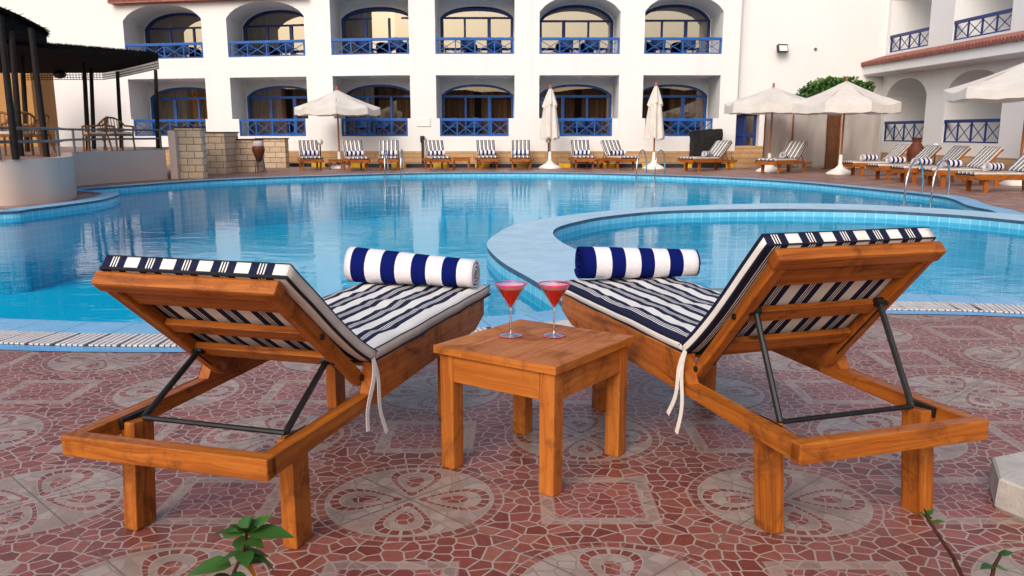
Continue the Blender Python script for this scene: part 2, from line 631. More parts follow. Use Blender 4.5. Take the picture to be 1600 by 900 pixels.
def mat_towel():
    m = Mat('striped_towel', .95, .05)
    u, v, _ = m.xyz(m.uv())
    f = (u / .148).fract()
    n = m.noise(m.vec(u * 130, v * 130), 1.0, 3)
    big = m.noise(m.vec(u * 9, v * 9), 1.0, 2)
    st = (f + big * .03) < .49
    m.col(m.mix(st, m.mix(n, lin(206, 202, 208), lin(234, 230, 232)), m.mix(n, lin(8, 16, 74), lin(18, 30, 104))))
    m.bump(n, .6, .004)
    return m.m


M['towel'] = mat_towel()


def mat_leaf(name, c1, c2):
    m = Mat(name, .5, .35)
    oi = m.node('ShaderNodeNewGeometry').outputs['Random Per Island']
    m.col(m.mix(oi, c1, c2))
    return m.m


M['hedge'] = mat_leaf('hedge_leaf', lin(26, 62, 18), lin(74, 118, 40))
M['leaf'] = mat_leaf('young_leaf', lin(30, 72, 26), lin(64, 106, 36))
M['leaf_dry'] = simple('orange_leaf', lin(178, 104, 30), .6)


def mat_glass(base=.04, name='clear_glass'):
    m = Mat(name); m.n.remove(m.p)
    g = m.node('ShaderNodeBsdfGlass'); g.inputs['IOR'].default_value = 1.45; g.inputs['Roughness'].default_value = 0
    t = m.node('ShaderNodeBsdfTransparent'); t.inputs[0].default_value = (.97, .97, .97, 1)
    gl = m.node('ShaderNodeBsdfGlossy'); gl.inputs['Roughness'].default_value = .02
    lw = m.node('ShaderNodeLayerWeight'); lw.inputs[0].default_value = .5
    mx = m.node('ShaderNodeMixShader')
    f = X.m('POWER', X(lw.outputs['Facing']), 3.0) * .55 + base
    m.set(mx.inputs[0], f); m.set(mx.inputs[1], t.outputs[0]); m.set(mx.inputs[2], gl.outputs[0])
    m.set(m.out.inputs['Surface'], mx.outputs[0])
    return m.m


M['glass'] = mat_glass()
M['stem_glass'] = mat_glass(.34, 'stem_glass')
M['drink'] = simple('red_cocktail', lin(214, 2, 18), .25, .3, 0, .05)
M['froth'] = simple('pink_froth', lin(226, 150, 160), .5, .4, 0, .05)
M['rim'] = simple('pink_sugar', lin(206, 40, 110), .5, .5, 0, .3, 90)
M['backdrop'] = simple('dark_backdrop', (.055, .036, .026, 1), .95, .05, 0, .3, .05)

# ------------------------------------------------------------------ world and sun
SUN_EL, SUN_AZ = math.radians(35), math.radians(203)     # azimuth clockwise from +Y: behind the camera, a little to the left
w = bpy.data.worlds.new("World"); scene.world = w; w.use_nodes = True
wn = w.node_tree.nodes; bg = wn['Background']
sky = wn.new('ShaderNodeTexSky'); sky.sky_type = 'NISHITA'; sky.sun_disc = False
sky.sun_elevation = SUN_EL; sky.sun_rotation = SUN_AZ
sky.air_density = 1.0; sky.dust_density = 4.5; sky.ozone_density = 1.0
w.node_tree.links.new(sky.outputs[0], bg.inputs[0])
bg.inputs[1].default_value = .12
ld = bpy.data.lights.new('sun', 'SUN'); ld.energy = 0.55;  ld.angle = math.radians(28); ld.color = (1, .98, .96)
sun = link('sun', ld)
d = Vector((math.sin(SUN_AZ) * math.cos(SUN_EL), math.cos(SUN_AZ) * math.cos(SUN_EL), math.sin(SUN_EL)))
sun.rotation_euler = d.to_track_quat('Z', 'Y').to_euler(); sun.location = d * 40 + Vector((0, 0, 5))
scene.view_settings.view_transform = 'Standard'; scene.view_settings.look = 'None'
scene.view_settings.gamma = 1; scene.view_settings.exposure = 0.7
try: scene.view_settings.use_curve_mapping = False
except Exception: pass
scene.cycles.use_denoising = True
scene.cycles.max_bounces = 10; scene.cycles.transparent_max_bounces = 12
scene.cycles.caustics_reflective = False; scene.cycles.caustics_refractive = False
scene.cycles.sample_clamp_indirect = 6

# ------------------------------------------------------------------ pool and deck
def g2(px, py): p = G(px, py); return (p.x, p.y)


WATER = -.11
near = [(-9.5, 7.4), (-6.5, 6.35), (-4.6, 5.98), (-3.5, 5.84), (-2.5, 5.70), (-1.3, 5.72), (-.25, 5.88), (.5, 6.22), (1.5, 6.62), (2.4, 6.78), (3.3, 6.74), (4.3, 6.52), (6.0, 6.3), (8.0, 7.2)]
right = [(9.6, 9.2), (10.2, 11.0), (9.6, 12.7)]
join = [g2(1600, 339), g2(1545, 328), g2(1512, 321)]
far = [g2(1475, 308), g2(1381, 297.5), g2(1256, 285.5), g2(1155, 279), g2(1060, 275), g2(967, 272.3), g2(880, 270.6), g2(780, 270), g2(650, 271), g2(500, 275), g2(375, 279.5), g2(281, 284.5), g2(187, 291.5), g2(140, 295)]
bulge = [g2(128, 297.5), g2(160, 299.3), g2(186, 302.5), g2(162, 311.5), g2(109, 319.5), g2(47, 327), g2(0, 331.5), (-10.4, 13.2), (-12.2, 10.5)]
out = curve(near + right + join + far + bulge, 6, True)
area = sum(a.x * b.y - b.x * a.y for a, b in zip(out, out[1:] + out[:1]))
sg = -1 if area > 0 else 1            # side that lies outside the pool
bm = B(); fill(bm, [(-300, -260), (300, -260), (300, 240), (-300, 240)], 0.0, [out])
tag(obj('deck_floor', bm, M['tiles'], recalc=False), kind='structure')
bm = B(); ribbon(bm, out, out, 0.006, True, 0, -1.35)
tag(obj('pool_wall', bm, M['pool_wall']), kind='structure')
bm = B(); fill(bm, offset(out, sg * .05, True), -1.35)
tag(obj('pool_floor', bm, M['pool_floor'], recalc=False), kind='structure')
bm = B(); fill(bm, offset(out, sg * .03, True), WATER)
tag(obj('water', bm, M['water'], recalc=False), kind='structure')
bm = B()
c0, c1, c2 = offset(out, -sg * .012, True), offset(out, sg * .04, True), offset(out, sg * .34, True)
ribbon(bm, c1, c2, .012, True, 0); ribbon(bm, c0, c1, .008, True, 0, .012); ribbon(bm, c0, c0, -.035, True, 1, .008)
tag(obj('pool_coping', bm, [M['coping'], M['nosing']]), kind='structure')
# grating along the near side
nearc = [p for p in out if p.y < 7.45 and -9 < p.x < 7.5]
nearc.sort(key=lambda p: p.x)
def arc(P, step):
    res = []; acc = 0.0
    for a, b in zip(P, P[1:]):
        L = (b - a).length
        while acc <= L:
            res.append((a.lerp(b, acc / L), (b - a).normalized())); acc += step
        acc -= L
    return res
bm = B(); ribbon(bm, offset(nearc, -.345), offset(nearc, -.645), .004)
tag(obj('drain_channel', bm, M['gutter']), kind='structure')
bm = B()
for p, t in arc(nearc, .036):
    n = Vector((t.y, -t.x))
    ang = math.atan2(t.y, t.x)
    a = p + n * .348; b = p + n * .642 + t * -.0
    beam(bm, (a.x, a.y, .011), (b.x, b.y, .011), .025, .010, bev=0)
tag(obj('drain_grating', bm, M['grate']), kind='structure')
bm = B(); ribbon(bm, offset(nearc, -.65), offset(nearc, -.77), .005)
tag(obj('border_strip', bm, M['border']), kind='structure')

# curved ledge between the two pools
lo = [g2(1640, 342), g2(1600, 338), g2(1500, 329.5), g2(1380, 322.5), g2(1290, 319.8), g2(1200, 319.4), g2(1075, 323), g2(950, 331), g2(872, 340), g2(809, 351), g2(772, 370), g2(761, 383), g2(766, 395), g2(787, 414), g2(825, 436), g2(860, 458), g2(884, 480), g2(905, 500)]
li = [g2(1640, 352), g2(1600, 347.5), g2(1500, 338), g2(1380, 331), g2(1290, 328.5), g2(1200, 328), g2(1044, 331), g2(950, 339.5), g2(903, 348), g2(872, 357), g2(864, 367), g2(875, 379), g2(900, 392), g2(940, 408), g2(975, 426), g2(1000, 446), g2(1015, 465), g2(1030, 480)]
LO, LI = curve(lo, 5), curve(li, 5)
bm = B()
ribbon(bm, LO, LI, .018, mi=0)
ribbon(bm, LO, LO, -.03, z2=.018, mi=1); ribbon(bm, LI, LI, -.03, z2=.018, mi=1)
ribbon(bm, LO, LO, -1.3, z2=-.03, mi=2); ribbon(bm, LI, LI, -1.3, z2=-.03, mi=2)
tag(obj('pool_ledge', bm, [M['ledge'], M['nosing'], M['pool_wall']]), kind='structure')

# hills added out of view behind the viewer to darken the window reflections
bm = B()
prev = None
for i in range(121):
    a = math.radians(190 + i * 160 / 120)
    R = 200
    hgt = 14 + 5 * noise.noise(Vector((i * .11, 0, 0))) + 1.6 * noise.noise(Vector((i * .5, 3, 0)))
    hgt *= min(1, i / 12, (120 - i) / 12) if 0 < i < 120 else 0.02
    row = [Vector((math.cos(a) * r, math.sin(a) * r, max(z, -.5))) for r, z in ((R - 14, -.5), (R - 5, hgt * .62), (R, hgt), (R + 12, hgt * .7), (R + 40, -.5))]
    vs = [bm.verts.new(p) for p in row]
    if prev:
        for k in range(4): bm.faces.new((prev[k], prev[k + 1], vs[k + 1], vs[k]))
    prev = vs
tag(obj('reflection_backdrop', bm, M['backdrop'], smooth=40), kind='structure')

# ------------------------------------------------------------------ main hotel building
Y0 = 33.5
def FY(x): return Y0 + max(0.0, -4.6 - x) * .235
def F(x, dd, z): return Vector((x, FY(x) + dd, z))
def bz(py, Y=Y0 + .2): return AT(800, py, Y).z


hotel = thing('hotel_building', 'long white two storey hotel block with blue balcony railings across the pool', 'building', (0, Y0, 0))
def hpart(name, bm, mats, parent=None, **kw):
    o = obj(name, bm, mats, parent or hotel, **kw)
    if parent is None: o.matrix_parent_inverse = Matrix.Translation((0, -Y0, 0))
    return o


def solve_x(px, py):
    """x on the bent facade seen at px,py"""
    x = AT(px, py, Y0).x
    for _ in range(20): x = AT(px, py, FY(x)).x
    return x


bays_px = [(194, 316), (355, 476), (517, 639), (680, 804), (843, 969), (1007, 1129)]
bays = [(solve_x(a, 60), solve_x(b, 60)) for a, b in bays_px]
Z_F1, Z_R1 = bz(85), bz(59)               # upper balcony floor, rail top
Z_F0, Z_R0 = bz(213), bz(185)
Z_T0 = bz(118)                            # lower recess ceiling
Z_TOP = 6.6
DEP = 2.0
NA = 16
XL, XR = -30.0, solve_x(1152, 150)
wall = B()
def wq(pts): quad(wall, [F(*p) for p in pts])
def rect(x0, x1, z0, z1, dd=0.0):
    # split at the knee of the facade
    xs = [x0] + ([-4.6] if x0 < -4.6 < x1 else []) + [x1]
    for a, b in zip(xs, xs[1:]): wq([(a, dd, z0), (b, dd, z0), (b, dd, z1), (a, dd, z1)])


def arcz(x, x0, x1, zs, za):
    t = (2 * x - x0 - x1) / (x1 - x0)
    return zs + (za - zs) * math.sqrt(max(0, 1 - t * t * .94)) - (za - zs) * math.sqrt(.06) * abs(t) ** 3


def arc_pts(x0, x1, zs, za, n=NA):
    return [(x0 + (x1 - x0) * i / n, arcz(x0 + (x1 - x0) * i / n, x0, x1, zs, za)) for i in range(n + 1)]


def opening(x0, x1, zb, zt, arch_front, zs_f=None):
    """recess with front edge, back wall holding an arched window"""
    if arch_front:
        A = arc_pts(x0, x1, zs_f, zt)
        for (xa, za), (xb, zc) in zip(A, A[1:]):
            wq([(xa, 0, za), (xb, 0, zc), (xb, 0, Z_TOP), (xa, 0, Z_TOP)])
            wq([(xa, 0, za), (xb, 0, zc), (xb, DEP, zc), (xa, DEP, za)])
        side = zs_f
    else:
        wq([(x0, 0, zt), (x1, 0, zt), (x1, DEP, zt), (x0, DEP, zt)])
        side = zt
    for x in (x0, x1): wq([(x, 0, zb), (x, DEP, zb), (x, DEP, side), (x, 0, side)])
    wq([(x0, 0, zb), (x1, 0, zb), (x1, DEP, zb), (x0, DEP, zb)])
    # back wall with arch
    bx0, bx1 = x0 + .04, x1 - .04
    zs = (zs_f - .06) if arch_front else zt - .62
    za = (zt - .04) if arch_front else zt - .22
    A = arc_pts(bx0, bx1, zs, za)
    top = zt + (.02 if arch_front else 0)
    for (xa, z1), (xb, z2) in zip(A, A[1:]):
        if arch_front:
            f1 = arcz(xa, x0, x1, zs_f, zt); f2 = arcz(xb, x0, x1, zs_f, zt)
        else: f1 = f2 = zt
        wq([(xa, DEP, z1), (xb, DEP, z2), (xb, DEP, max(f2, z2)), (xa, DEP, max(f1, z1))])
        wq([(xa, DEP, z1), (xb, DEP, z2), (xb, DEP + .2, z2), (xa, DEP + .2, z1)])
    wq([(x0, DEP, zb), (bx0, DEP, zb), (bx0, DEP, side), (x0, DEP, side)])
    wq([(bx1, DEP, zb), (x1, DEP, zb), (x1, DEP, side), (bx1, DEP, side)])
    return bx0, bx1, zs, za


def fbeam(bm, a, b, w_, h_, up=(0, 0, 1)):
    beam(bm, F(*a), F(*b), w_, h_, up, bev=.008)


def window(x0, x1, zb, zs, za, upper, idx):
    dd = DEP + .09
    bm = B(); W = .11 if upper else .085
    A = arc_pts(x0 + W / 2, x1 - W / 2, zs, za - W / 2)
    for (xa, z1), (xb, z2) in zip(A, A[1:]): fbeam(bm, (xa, dd, z1), (xb, dd, z2), .1, W)
    for x in (x0 + W / 2, x1 - W / 2): fbeam(bm, (x, dd, zb + .02), (x, dd, zs), .1, W, (1, 0, 0))
    ztr = zs - (.02 if upper else .06)
    fbeam(bm, (x0 + W, dd, ztr), (x1 - W, dd, ztr), .09, .10 if not upper else .07)
    fbeam(bm, (x0 + W, dd, zb + .06), (x1 - W, dd, zb + .06), .09, .10)
    n = 3
    for i in range(1, n):
        x = x0 + (x1 - x0) * i / n
        wd = .13 if (i + idx) % 2 else .08
        top = arcz(x, x0, x1, zs, za) - .08
        fbeam(bm, (x, dd + .003, zb + .1), (x, dd + .003, ztr), .08, wd, (1, 0, 0))
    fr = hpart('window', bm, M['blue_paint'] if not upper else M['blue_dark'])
    bm = B()
    A = arc_pts(x0 + .03, x1 - .03, zs, za - .03)
    for (xa, z1), (xb, z2) in zip(A, A[1:]):
        quad(bm, [F(xa, dd + .02, zb + .02), F(xb, dd + .02, zb + .02), F(xb, dd + .02, z2), F(xa, dd + .02, z1)])
    p = obj('pane', bm, M['pane' if upper else 'pane_low'], fr)
    bm = B(); pr = None
    m = 60
    lo_, hi_ = (x0, x1) if not upper else ((x0, x0 + (x1 - x0) * .34) if idx < 3 else (x1 - (x1 - x0) * .28, x1))
    for i in range(m + 1):
        x = lo_ + (hi_ - lo_) * i / m
        if not upper and abs(i / m - .5 - .06 * math.sin(idx * 2.1)) < .035: pr = None; continue
        yy = DEP + .38 + .05 * math.sin(i * 1.25 + .6 * math.sin(i * .5 + idx))
        v = (bm.verts.new(F(x, yy, zb + .04)), bm.verts.new(F(x, yy, za - .02)))
        if pr: bm.faces.new((pr[0], v[0], v[1], pr[1]))
        pr = v
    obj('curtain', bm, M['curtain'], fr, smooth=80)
    bm = B()
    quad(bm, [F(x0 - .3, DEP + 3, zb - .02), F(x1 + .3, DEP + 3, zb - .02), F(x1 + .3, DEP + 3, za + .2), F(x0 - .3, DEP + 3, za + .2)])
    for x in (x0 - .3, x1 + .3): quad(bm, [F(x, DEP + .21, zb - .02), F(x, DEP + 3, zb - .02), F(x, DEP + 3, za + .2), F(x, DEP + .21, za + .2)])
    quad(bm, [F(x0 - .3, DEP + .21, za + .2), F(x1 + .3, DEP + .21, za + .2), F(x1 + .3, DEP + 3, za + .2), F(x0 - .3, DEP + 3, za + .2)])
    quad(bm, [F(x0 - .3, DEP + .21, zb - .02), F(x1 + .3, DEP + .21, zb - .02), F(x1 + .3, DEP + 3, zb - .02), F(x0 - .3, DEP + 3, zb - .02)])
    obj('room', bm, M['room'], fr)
    for k in kids(fr): pass
    return fr


def railing_bm(P0, P1, h, n, fan=True):
    """crossed balcony railing between two floor points"""
    bm = B(); P0, P1 = Vector(P0), Vector(P1); up = Vector((0, 0, 1)); d = P1 - P0
    beam(bm, P0 + up * (h - .05), P1 + up * (h - .05), .11, .10, bev=.01)
    beam(bm, P0 + up * .03, P1 + up * .03, .05, .045, bev=.006)
    for i in range(n + 1):
        p = P0 + d * (i / n)
        p = p + d.normalized() * (.035 if i == 0 else -.035 if i == n else 0)
        beam(bm, p + up * .05, p + up * (h - .10), .05, .055 if i in (0, n) or i == n // 2 else .042, up=d, bev=.006)
        if i < n:
            q = P0 + d * ((i + 1) / n); off = d.cross(up).normalized() * .008
            beam(bm, p + up * .06 - off, q + up * (h - .11) - off, .014, .026, bev=0)
            beam(bm, p + up * (h - .11) + off, q + up * .06 + off, .014, .026, bev=0)
    return bm


lower_edges = []
for i, (x0, x1) in enumerate(bays):
    arch = i in (0, 1, 4, 5)
    # upper
    zt = (6.14, 6.12, 6.1, 6.1, 6.16, 6.18)[i]
    zs_f = zt - .56
    wb = opening(x0, x1, Z_F1, zt if arch else 6.28, arch, zs_f)
    window(wb[0], wb[1], Z_F1, wb[2], wb[3] - (0 if arch else .05), True, i)
    if not arch: rect(x0, x1, 6.28, Z_TOP)
    hpart('railing', railing_bm(F(x0 + .02, .08, Z_F1), F(x1 - .02, .08, Z_F1), Z_R1 - Z_F1, 4 if i % 2 else 4), M['blue_paint'])
    # lower
    wb = opening(x0, x1, Z_F0, Z_T0, False)
    window(wb[0], wb[1], Z_F0, wb[2], wb[3], False, i)
    rect(x0, x1, Z_T0, Z_F1)
    rect(x0, x1, -.2, Z_F0)
    a, b = (.28, .12) if i < 3 else (.12, .22)
    if i == 0: a = b = .1
    for xa, xb in ((x0, x0 + a), (x1 - b, x1)):
        for pts in ([(xa, -.004, Z_F0), (xb, -.004, Z_F0), (xb, -.004, Z_R0), (xa, -.004, Z_R0)], [(xa, -.004, Z_R0), (xb, -.004, Z_R0), (xb, .25, Z_R0), (xa, .25, Z_R0)],
                    [(xb if xa == x0 else xa, -.004, Z_F0), (xb if xa == x0 else xa, .25, Z_F0), (xb if xa == x0 else xa, .25, Z_R0), (xb if xa == x0 else xa, -.004, Z_R0)]): wq(pts)
    bm = B(); lathe(bm, [(0, 0), (.13, 0), (.12, -.05), (0, -.07)], 14, tuple(F((x0 + x1) / 2, .9, Z_T0)))
    hpart('ceiling_light', bm, M['lamp_glass'], smooth=40)
    hpart('railing', railing_bm(F(x0 + a, .08, Z_F0), F(x1 - b, .08, Z_F0), Z_R0 - Z_F0, 4), M['blue_paint'])
edges = [XL] + [v for b in bays for v in b] + [XR]
for a, b in zip(edges[0::2], edges[1::2]): rect(a, b, -.2, Z_TOP)
# flat side part with the doorway, set a little back
BK = .35
wq([(XR, 0, -.2), (XR, BK, -.2), (XR, BK, Z_TOP), (XR, 0, Z_TOP)])
XE = 15.5
dl, dr = AT(1150, 200, Y0 + BK).x, AT(1186, 200, Y0 + BK).x
dzb, dzt = AT(1168, 228, Y0 + BK).z, AT(1168, 176, Y0 + BK).z
rect(XR, dl, -.2, Z_TOP, BK); rect(dr, XE, -.2, Z_TOP, BK); rect(dl, dr, dzt, Z_TOP, BK); rect(dl, dr, -.2, dzb, BK)
for x in (dl, dr): wq([(x, BK, dzb), (x, BK + .5, dzb), (x, BK + .5, dzt), (x, BK, dzt)])
wq([(dl, BK, dzt), (dr, BK, dzt), (dr, BK + .5, dzt), (dl, BK + .5, dzt)]); wq([(dl, BK, dzb), (dr, BK, dzb), (dr, BK + .5, dzb), (dl, BK + .5, dzb)])
# roof
wq([(XL, 0, Z_TOP), (-4.6, 0, Z_TOP), (-4.6, 9, Z_TOP), (XL, 9, Z_TOP)]); wq([(-4.6, 0, Z_TOP), (XE, 0, Z_TOP), (XE, 9, Z_TOP), (-4.6, 9, Z_TOP)])
bmesh.ops.remove_doubles(wall, verts=wall.verts[:], dist=.0005)
hpart('wall', wall, M['plaster'])
# tiled roof edge over the left bays
bm = B()
xa, xb = solve_x(176, 0), solve_x(482, 0)
for k in range(int((xb - xa) / .16)):
    x = xa + k * .16
    tube(bm, [F(x, -.32, 6.26), F(x, .1, 6.46)], .085, 7)
for dd, z in ((-.3, 6.10),):
    beam(bm, F(xa, -.16, 6.22), F(xb, -.16, 6.22), .34, .05, bev=.005)
hpart('roof_edge', bm, M['roof_tile'])
# plinth
bm = B()
zp = bz(236, Y0)
def pl(x0, x1, dd, h):
    xs = [x0] + ([-4.6] if x0 < -4.6 < x1 else []) + [x1]
    for a, b in zip(xs, xs[1:]):
        quad(bm, [F(a, dd, -.1), F(b, dd, -.1), F(b, dd, h), F(a, dd, h)]); quad(bm, [F(a, dd, h), F(b, dd, h), F(b, .01, h), F(a, .01, h)])
    for x in (x0, x1): quad(bm, [F(x, dd, -.1), F(x, .4, -.1), F(x, .4, h), F(x, dd, h)])
pl(XL, XR + .05, -.14, zp)
hpart('plinth', bm, M['plinth'])
# door and steps
bm = B(); zc = BK + .4
for x in (dl + .05, dr - .05, dl + (dr - dl) * .48): fbeam(bm, (x, zc, dzb), (x, zc, dzt), .08, .1, (1, 0, 0))
fbeam(bm, (dl, zc, dzt - .06), (dr, zc, dzt - .06), .08, .12)
fbeam(bm, (dl, zc, dzb + .4), (dr, zc, dzb + .4), .06, .1)
quad(bm, [F(dl + .05, zc + .03, dzb), F(dl + (dr - dl) * .42, zc + .03, dzb), F(dl + (dr - dl) * .42, zc + .03, dzt), F(dl + .05, zc + .03, dzt)])
fr = hpart('door', bm, M['blue_dark'])
bm = B(); quad(bm, [F(dl + (dr - dl) * .42, zc + .02, dzb), F(dr, zc + .02, dzb), F(dr, zc + .02, dzt), F(dl + (dr - dl) * .42, zc + .02, dzt)]); obj('pane', bm, M['pane'], fr)
bm = B(); quad(bm, [F(dl - .2, zc + 1.5, dzb), F(dr + .2, zc + 1.5, dzb), F(dr + .2, zc + 1.5, dzt), F(dl - .2, zc + 1.5, dzt)]); obj('room', bm, M['room'], fr)
bm = B(); n = 4
for k in range(n):
    h = dzb * (n - k) / n
    box(bm, ((dl + dr) / 2, Y0 + BK - .15 - k * .3 + .001 * k, h / 2 - .05), (dr - dl + .5, .3, h + .1 - .002 * k), .01)
hpart('doorstep', bm, M['plinth'])
# children under a window frame keep world coordinates
for c in kids(hotel):
    for k in kids(c): pass

# ------------------------------------------------------------------ right wing, running towards the viewer
P_A, P_B = AT(1380, 150, 33.6), None
XW = AT(1378, 200, 33.6).x
wing = thing('hotel_wing', 'white hotel wing on the right with red tiled eave and arched balconies', 'building', (XW, 28, 0))
def wpart(name, bm, mats, parent=None, **kw):
    o = obj(name, bm, mats, parent or wing, **kw)
    if parent is None: o.matrix_parent_inverse = Matrix.Translation((-XW, -28, 0))
    return o
def WX(y): return XW + (33.6 - y) * .055
def Fw(y, dd, z): return Vector((WX(y) + dd, y, z))
def solve_y(px, py):
    y = 28.0
    for _ in range(60):
        u, b, c = ray(px, py)
        y = .5 * y + .5 * WX(y) * b / u
    return y
bm = B()
def q_(pts): quad(bm, [Fw(*p) for p in pts])
wing_b = [(1381, 1444), (1474, 1563)]
ys_lo = [(solve_y(a, 190), solve_y(b, 190)) for a, b in wing_b]
ys_hi = [(solve_y(a, 45), solve_y(b, 25)) for a, b in ((1391, 1454), (1489, 1581))]
ZT = 7.6
yw_end = solve_y(1583, 60)
z0, z1 = AT(1410, 221, ys_lo[0][0]).z, AT(1385, 190, ys_lo[0][0]).z
zu0 = AT(1391, 83, ys_hi[0][0]).z; zu1 = AT(1391, 56, ys_hi[0][0]).z
WD = 2.2
def wing_row(ys, zb, zt, zlo, zhi, arch):
    last = 34.2
    ends = []
    for (ya, yb) in ys:
        q_([(last, 0, zlo), (ya, 0, zlo), (ya, 0, zhi), (last, 0, zhi)]); last = yb
        q_([(ya, 0, zlo), (yb, 0, zlo), (yb, 0, zb), (ya, 0, zb)])
        if arch:
            zs = zt - .6
            A = [(y, z) for y, z in arc_pts(yb, ya, zs, zt)]
        else:
            zs = zt; A = [(yb + (ya - yb) * i / 4, zt) for i in range(5)]
        for (y1, za), (y2, zc) in zip(A, A[1:]):
            q_([(y1, 0, za), (y2, 0, zc), (y2, 0, zhi), (y1, 0, zhi)])
            q_([(y1, 0, za), (y2, 0, zc), (y2, WD, zc), (y1, WD, za)])
        for y in (ya, yb): q_([(y, 0, zb), (y, WD, zb), (y, WD, zs), (y, 0, zs)])
        q_([(ya, 0, zb), (yb, 0, zb), (yb, WD, zb), (ya, WD, zb)])
        q_([(ya + .1, WD, zb - .1), (yb - .1, WD, zb - .1), (yb - .1, WD, zt), (ya + .1, WD, zt)])
    return last
zt_lo = AT(1412, 122, sum(ys_lo[0]) / 2).z
zmid = (zt_lo + zu0) / 2
la = wing_row(ys_lo, z0, zt_lo, -.2, zmid, True)
q_([(la, 0, -.2), (la - 9, 0, -.2), (la - 9, 0, zmid), (la, 0, zmid)])
lb = wing_row(ys_hi, zu0, zu0 + 2.45, zmid, ZT, True)
q_([(lb, 0, zmid), (la - 9, 0, zmid), (la - 9, 0, ZT), (lb, 0, ZT)])
q_([(34.2, 0, ZT), (la - 9, 0, ZT), (la - 9, 8, ZT), (34.2, 8, ZT)])
q_([(la - 9, 0, -.2), (la - 9, 8, -.2), (la - 9, 8, ZT), (la - 9, 0, ZT)])
bmesh.ops.remove_doubles(bm, verts=bm.verts[:], dist=.0005)
wpart('wall', bm, M['plaster'])
for (ya, yb) in ys_lo: wpart('railing', railing_bm(Fw(ya - .03, .06, z0), Fw(yb + .03, .06, z0), z1 - z0, 4), M['blue_dark'])
for (ya, yb) in ys_hi: wpart('railing', railing_bm(Fw(ya - .03, .06, zu0), Fw(yb + .03, .06, zu0), zu1 - zu0, 4), M['blue_dark'])
# eave: plaster fascia and tiled slope
ye0, ye1 = 34.0, solve_y(1760, 60)
ze = AT(1380, 99, 33.4).z
bm = B(); EO = .85
sec = [(0, ze - .05), (-EO + .1, ze - .05), (-EO + .1, ze - .38), (-EO + .22, ze - .44), (0, ze - .44)]
for (d1, za), (d2, zb_) in zip(sec, sec[1:]): quad(bm, [Fw(ye0, d1, za), Fw(ye1, d1, za), Fw(ye1, d2, zb_), Fw(ye0, d2, zb_)])
for y in (ye0, ye1): quad(bm, [Fw(y, d_, z_) for d_, z_ in sec])
ea = wpart('eave', bm, M['plaster'])
bm = B()
k = 0; y = ye0 - .05
while y > ye1:
    tube(bm, [Fw(y, -EO - .02, ze - .02), Fw(y, -.02, ze + .22)], .085, 7); y -= .165
quad(bm, [Fw(ye0, -EO, ze - .045), Fw(ye1, -EO, ze - .045), Fw(ye1, 0, ze + .16), Fw(ye0, 0, ze + .16)])
obj('roof_tiles', bm, M['roof_tile'], ea)
bm = B()
quad(bm, [Fw(33.3, -.1, -.1), Fw(la - 9, -.1, -.1), Fw(la - 9, -.1, .55), Fw(33.3, -.1, .55)]); quad(bm, [Fw(33.3, -.1, .55), Fw(la - 9, -.1, .55), Fw(la - 9, 0, .55), Fw(33.3, 0, .55)])
wpart('plinth', bm, M['plinth'])

# kerb along the plinth
bm = B(); xs = solve_x(398, 262); i = 0
while xs < XR:
    if not (dl - .4 < xs < dr + .2):
        x2 = min(xs + (1.0 if i % 2 == 0 else .55), XR)
        a, b = F(xs, -.62, .06), F(x2 - .004, -.62, .06)
        beam(bm, a, b, .18, .16, bev=.015, mi=i % 2)
    xs = x2; i += 1
tag(obj('kerb', bm, [M['kerb_black'], M['kerb_yellow']]), 'low kerb painted in black and yellow lengths along the plinth of the hotel', 'kerb')

# ------------------------------------------------------------------ balcony chairs
def tub_chair():
    t = thing('balcony_chair', 'x', 'chair')
    bm = B(); box(bm, (0, 0, .40), (.5, .5, .08), .02); obj('seat', bm, M['wicker_blue'], t)
    bm = B(); A = []
    for k in range(13):
        a = math.radians(-20 + 220 * k / 12)
        A.append(Vector((math.cos(a) * .31, math.sin(a) * .30)))
    for r_ in (0, .03):
        pass
    Bq = [p * .9 for p in A]
    hs = [.66 + .16 * math.sin(math.pi * k / 12) for k in range(13)]
    o_ = [bm.verts.new((p.x, p.y, .28)) for p in A]; o2 = [bm.verts.new((p.x * 1.06, p.y * 1.06, h)) for p, h in zip(A, hs)]
    i_ = [bm.verts.new((p.x, p.y, .28)) for p in Bq]; i2 = [bm.verts.new((p.x * 1.06, p.y * 1.06, h)) for p, h in zip(Bq, hs)]
    for k in range(12):
        for a, b in ((o_, o2), (i_, i2), (o2, i2), (o_, i_)): bm.faces.new((a[k], a[k + 1], b[k + 1], b[k]))
    for k in (0, 12): bm.faces.new((o_[k], o2[k], i2[k], i_[k]))
    obj('backrest', bm, M['wicker_blue'], t, smooth=45)
    for sx in (-1, 1):
        for sy in (-1, 1):
            bm = B(); tube(bm, [(sx * .2, sy * .2, .37), (sx * .22, sy * .22, 0)], .02, 6); obj('leg', bm, M['wicker_blue'], t)
    return t


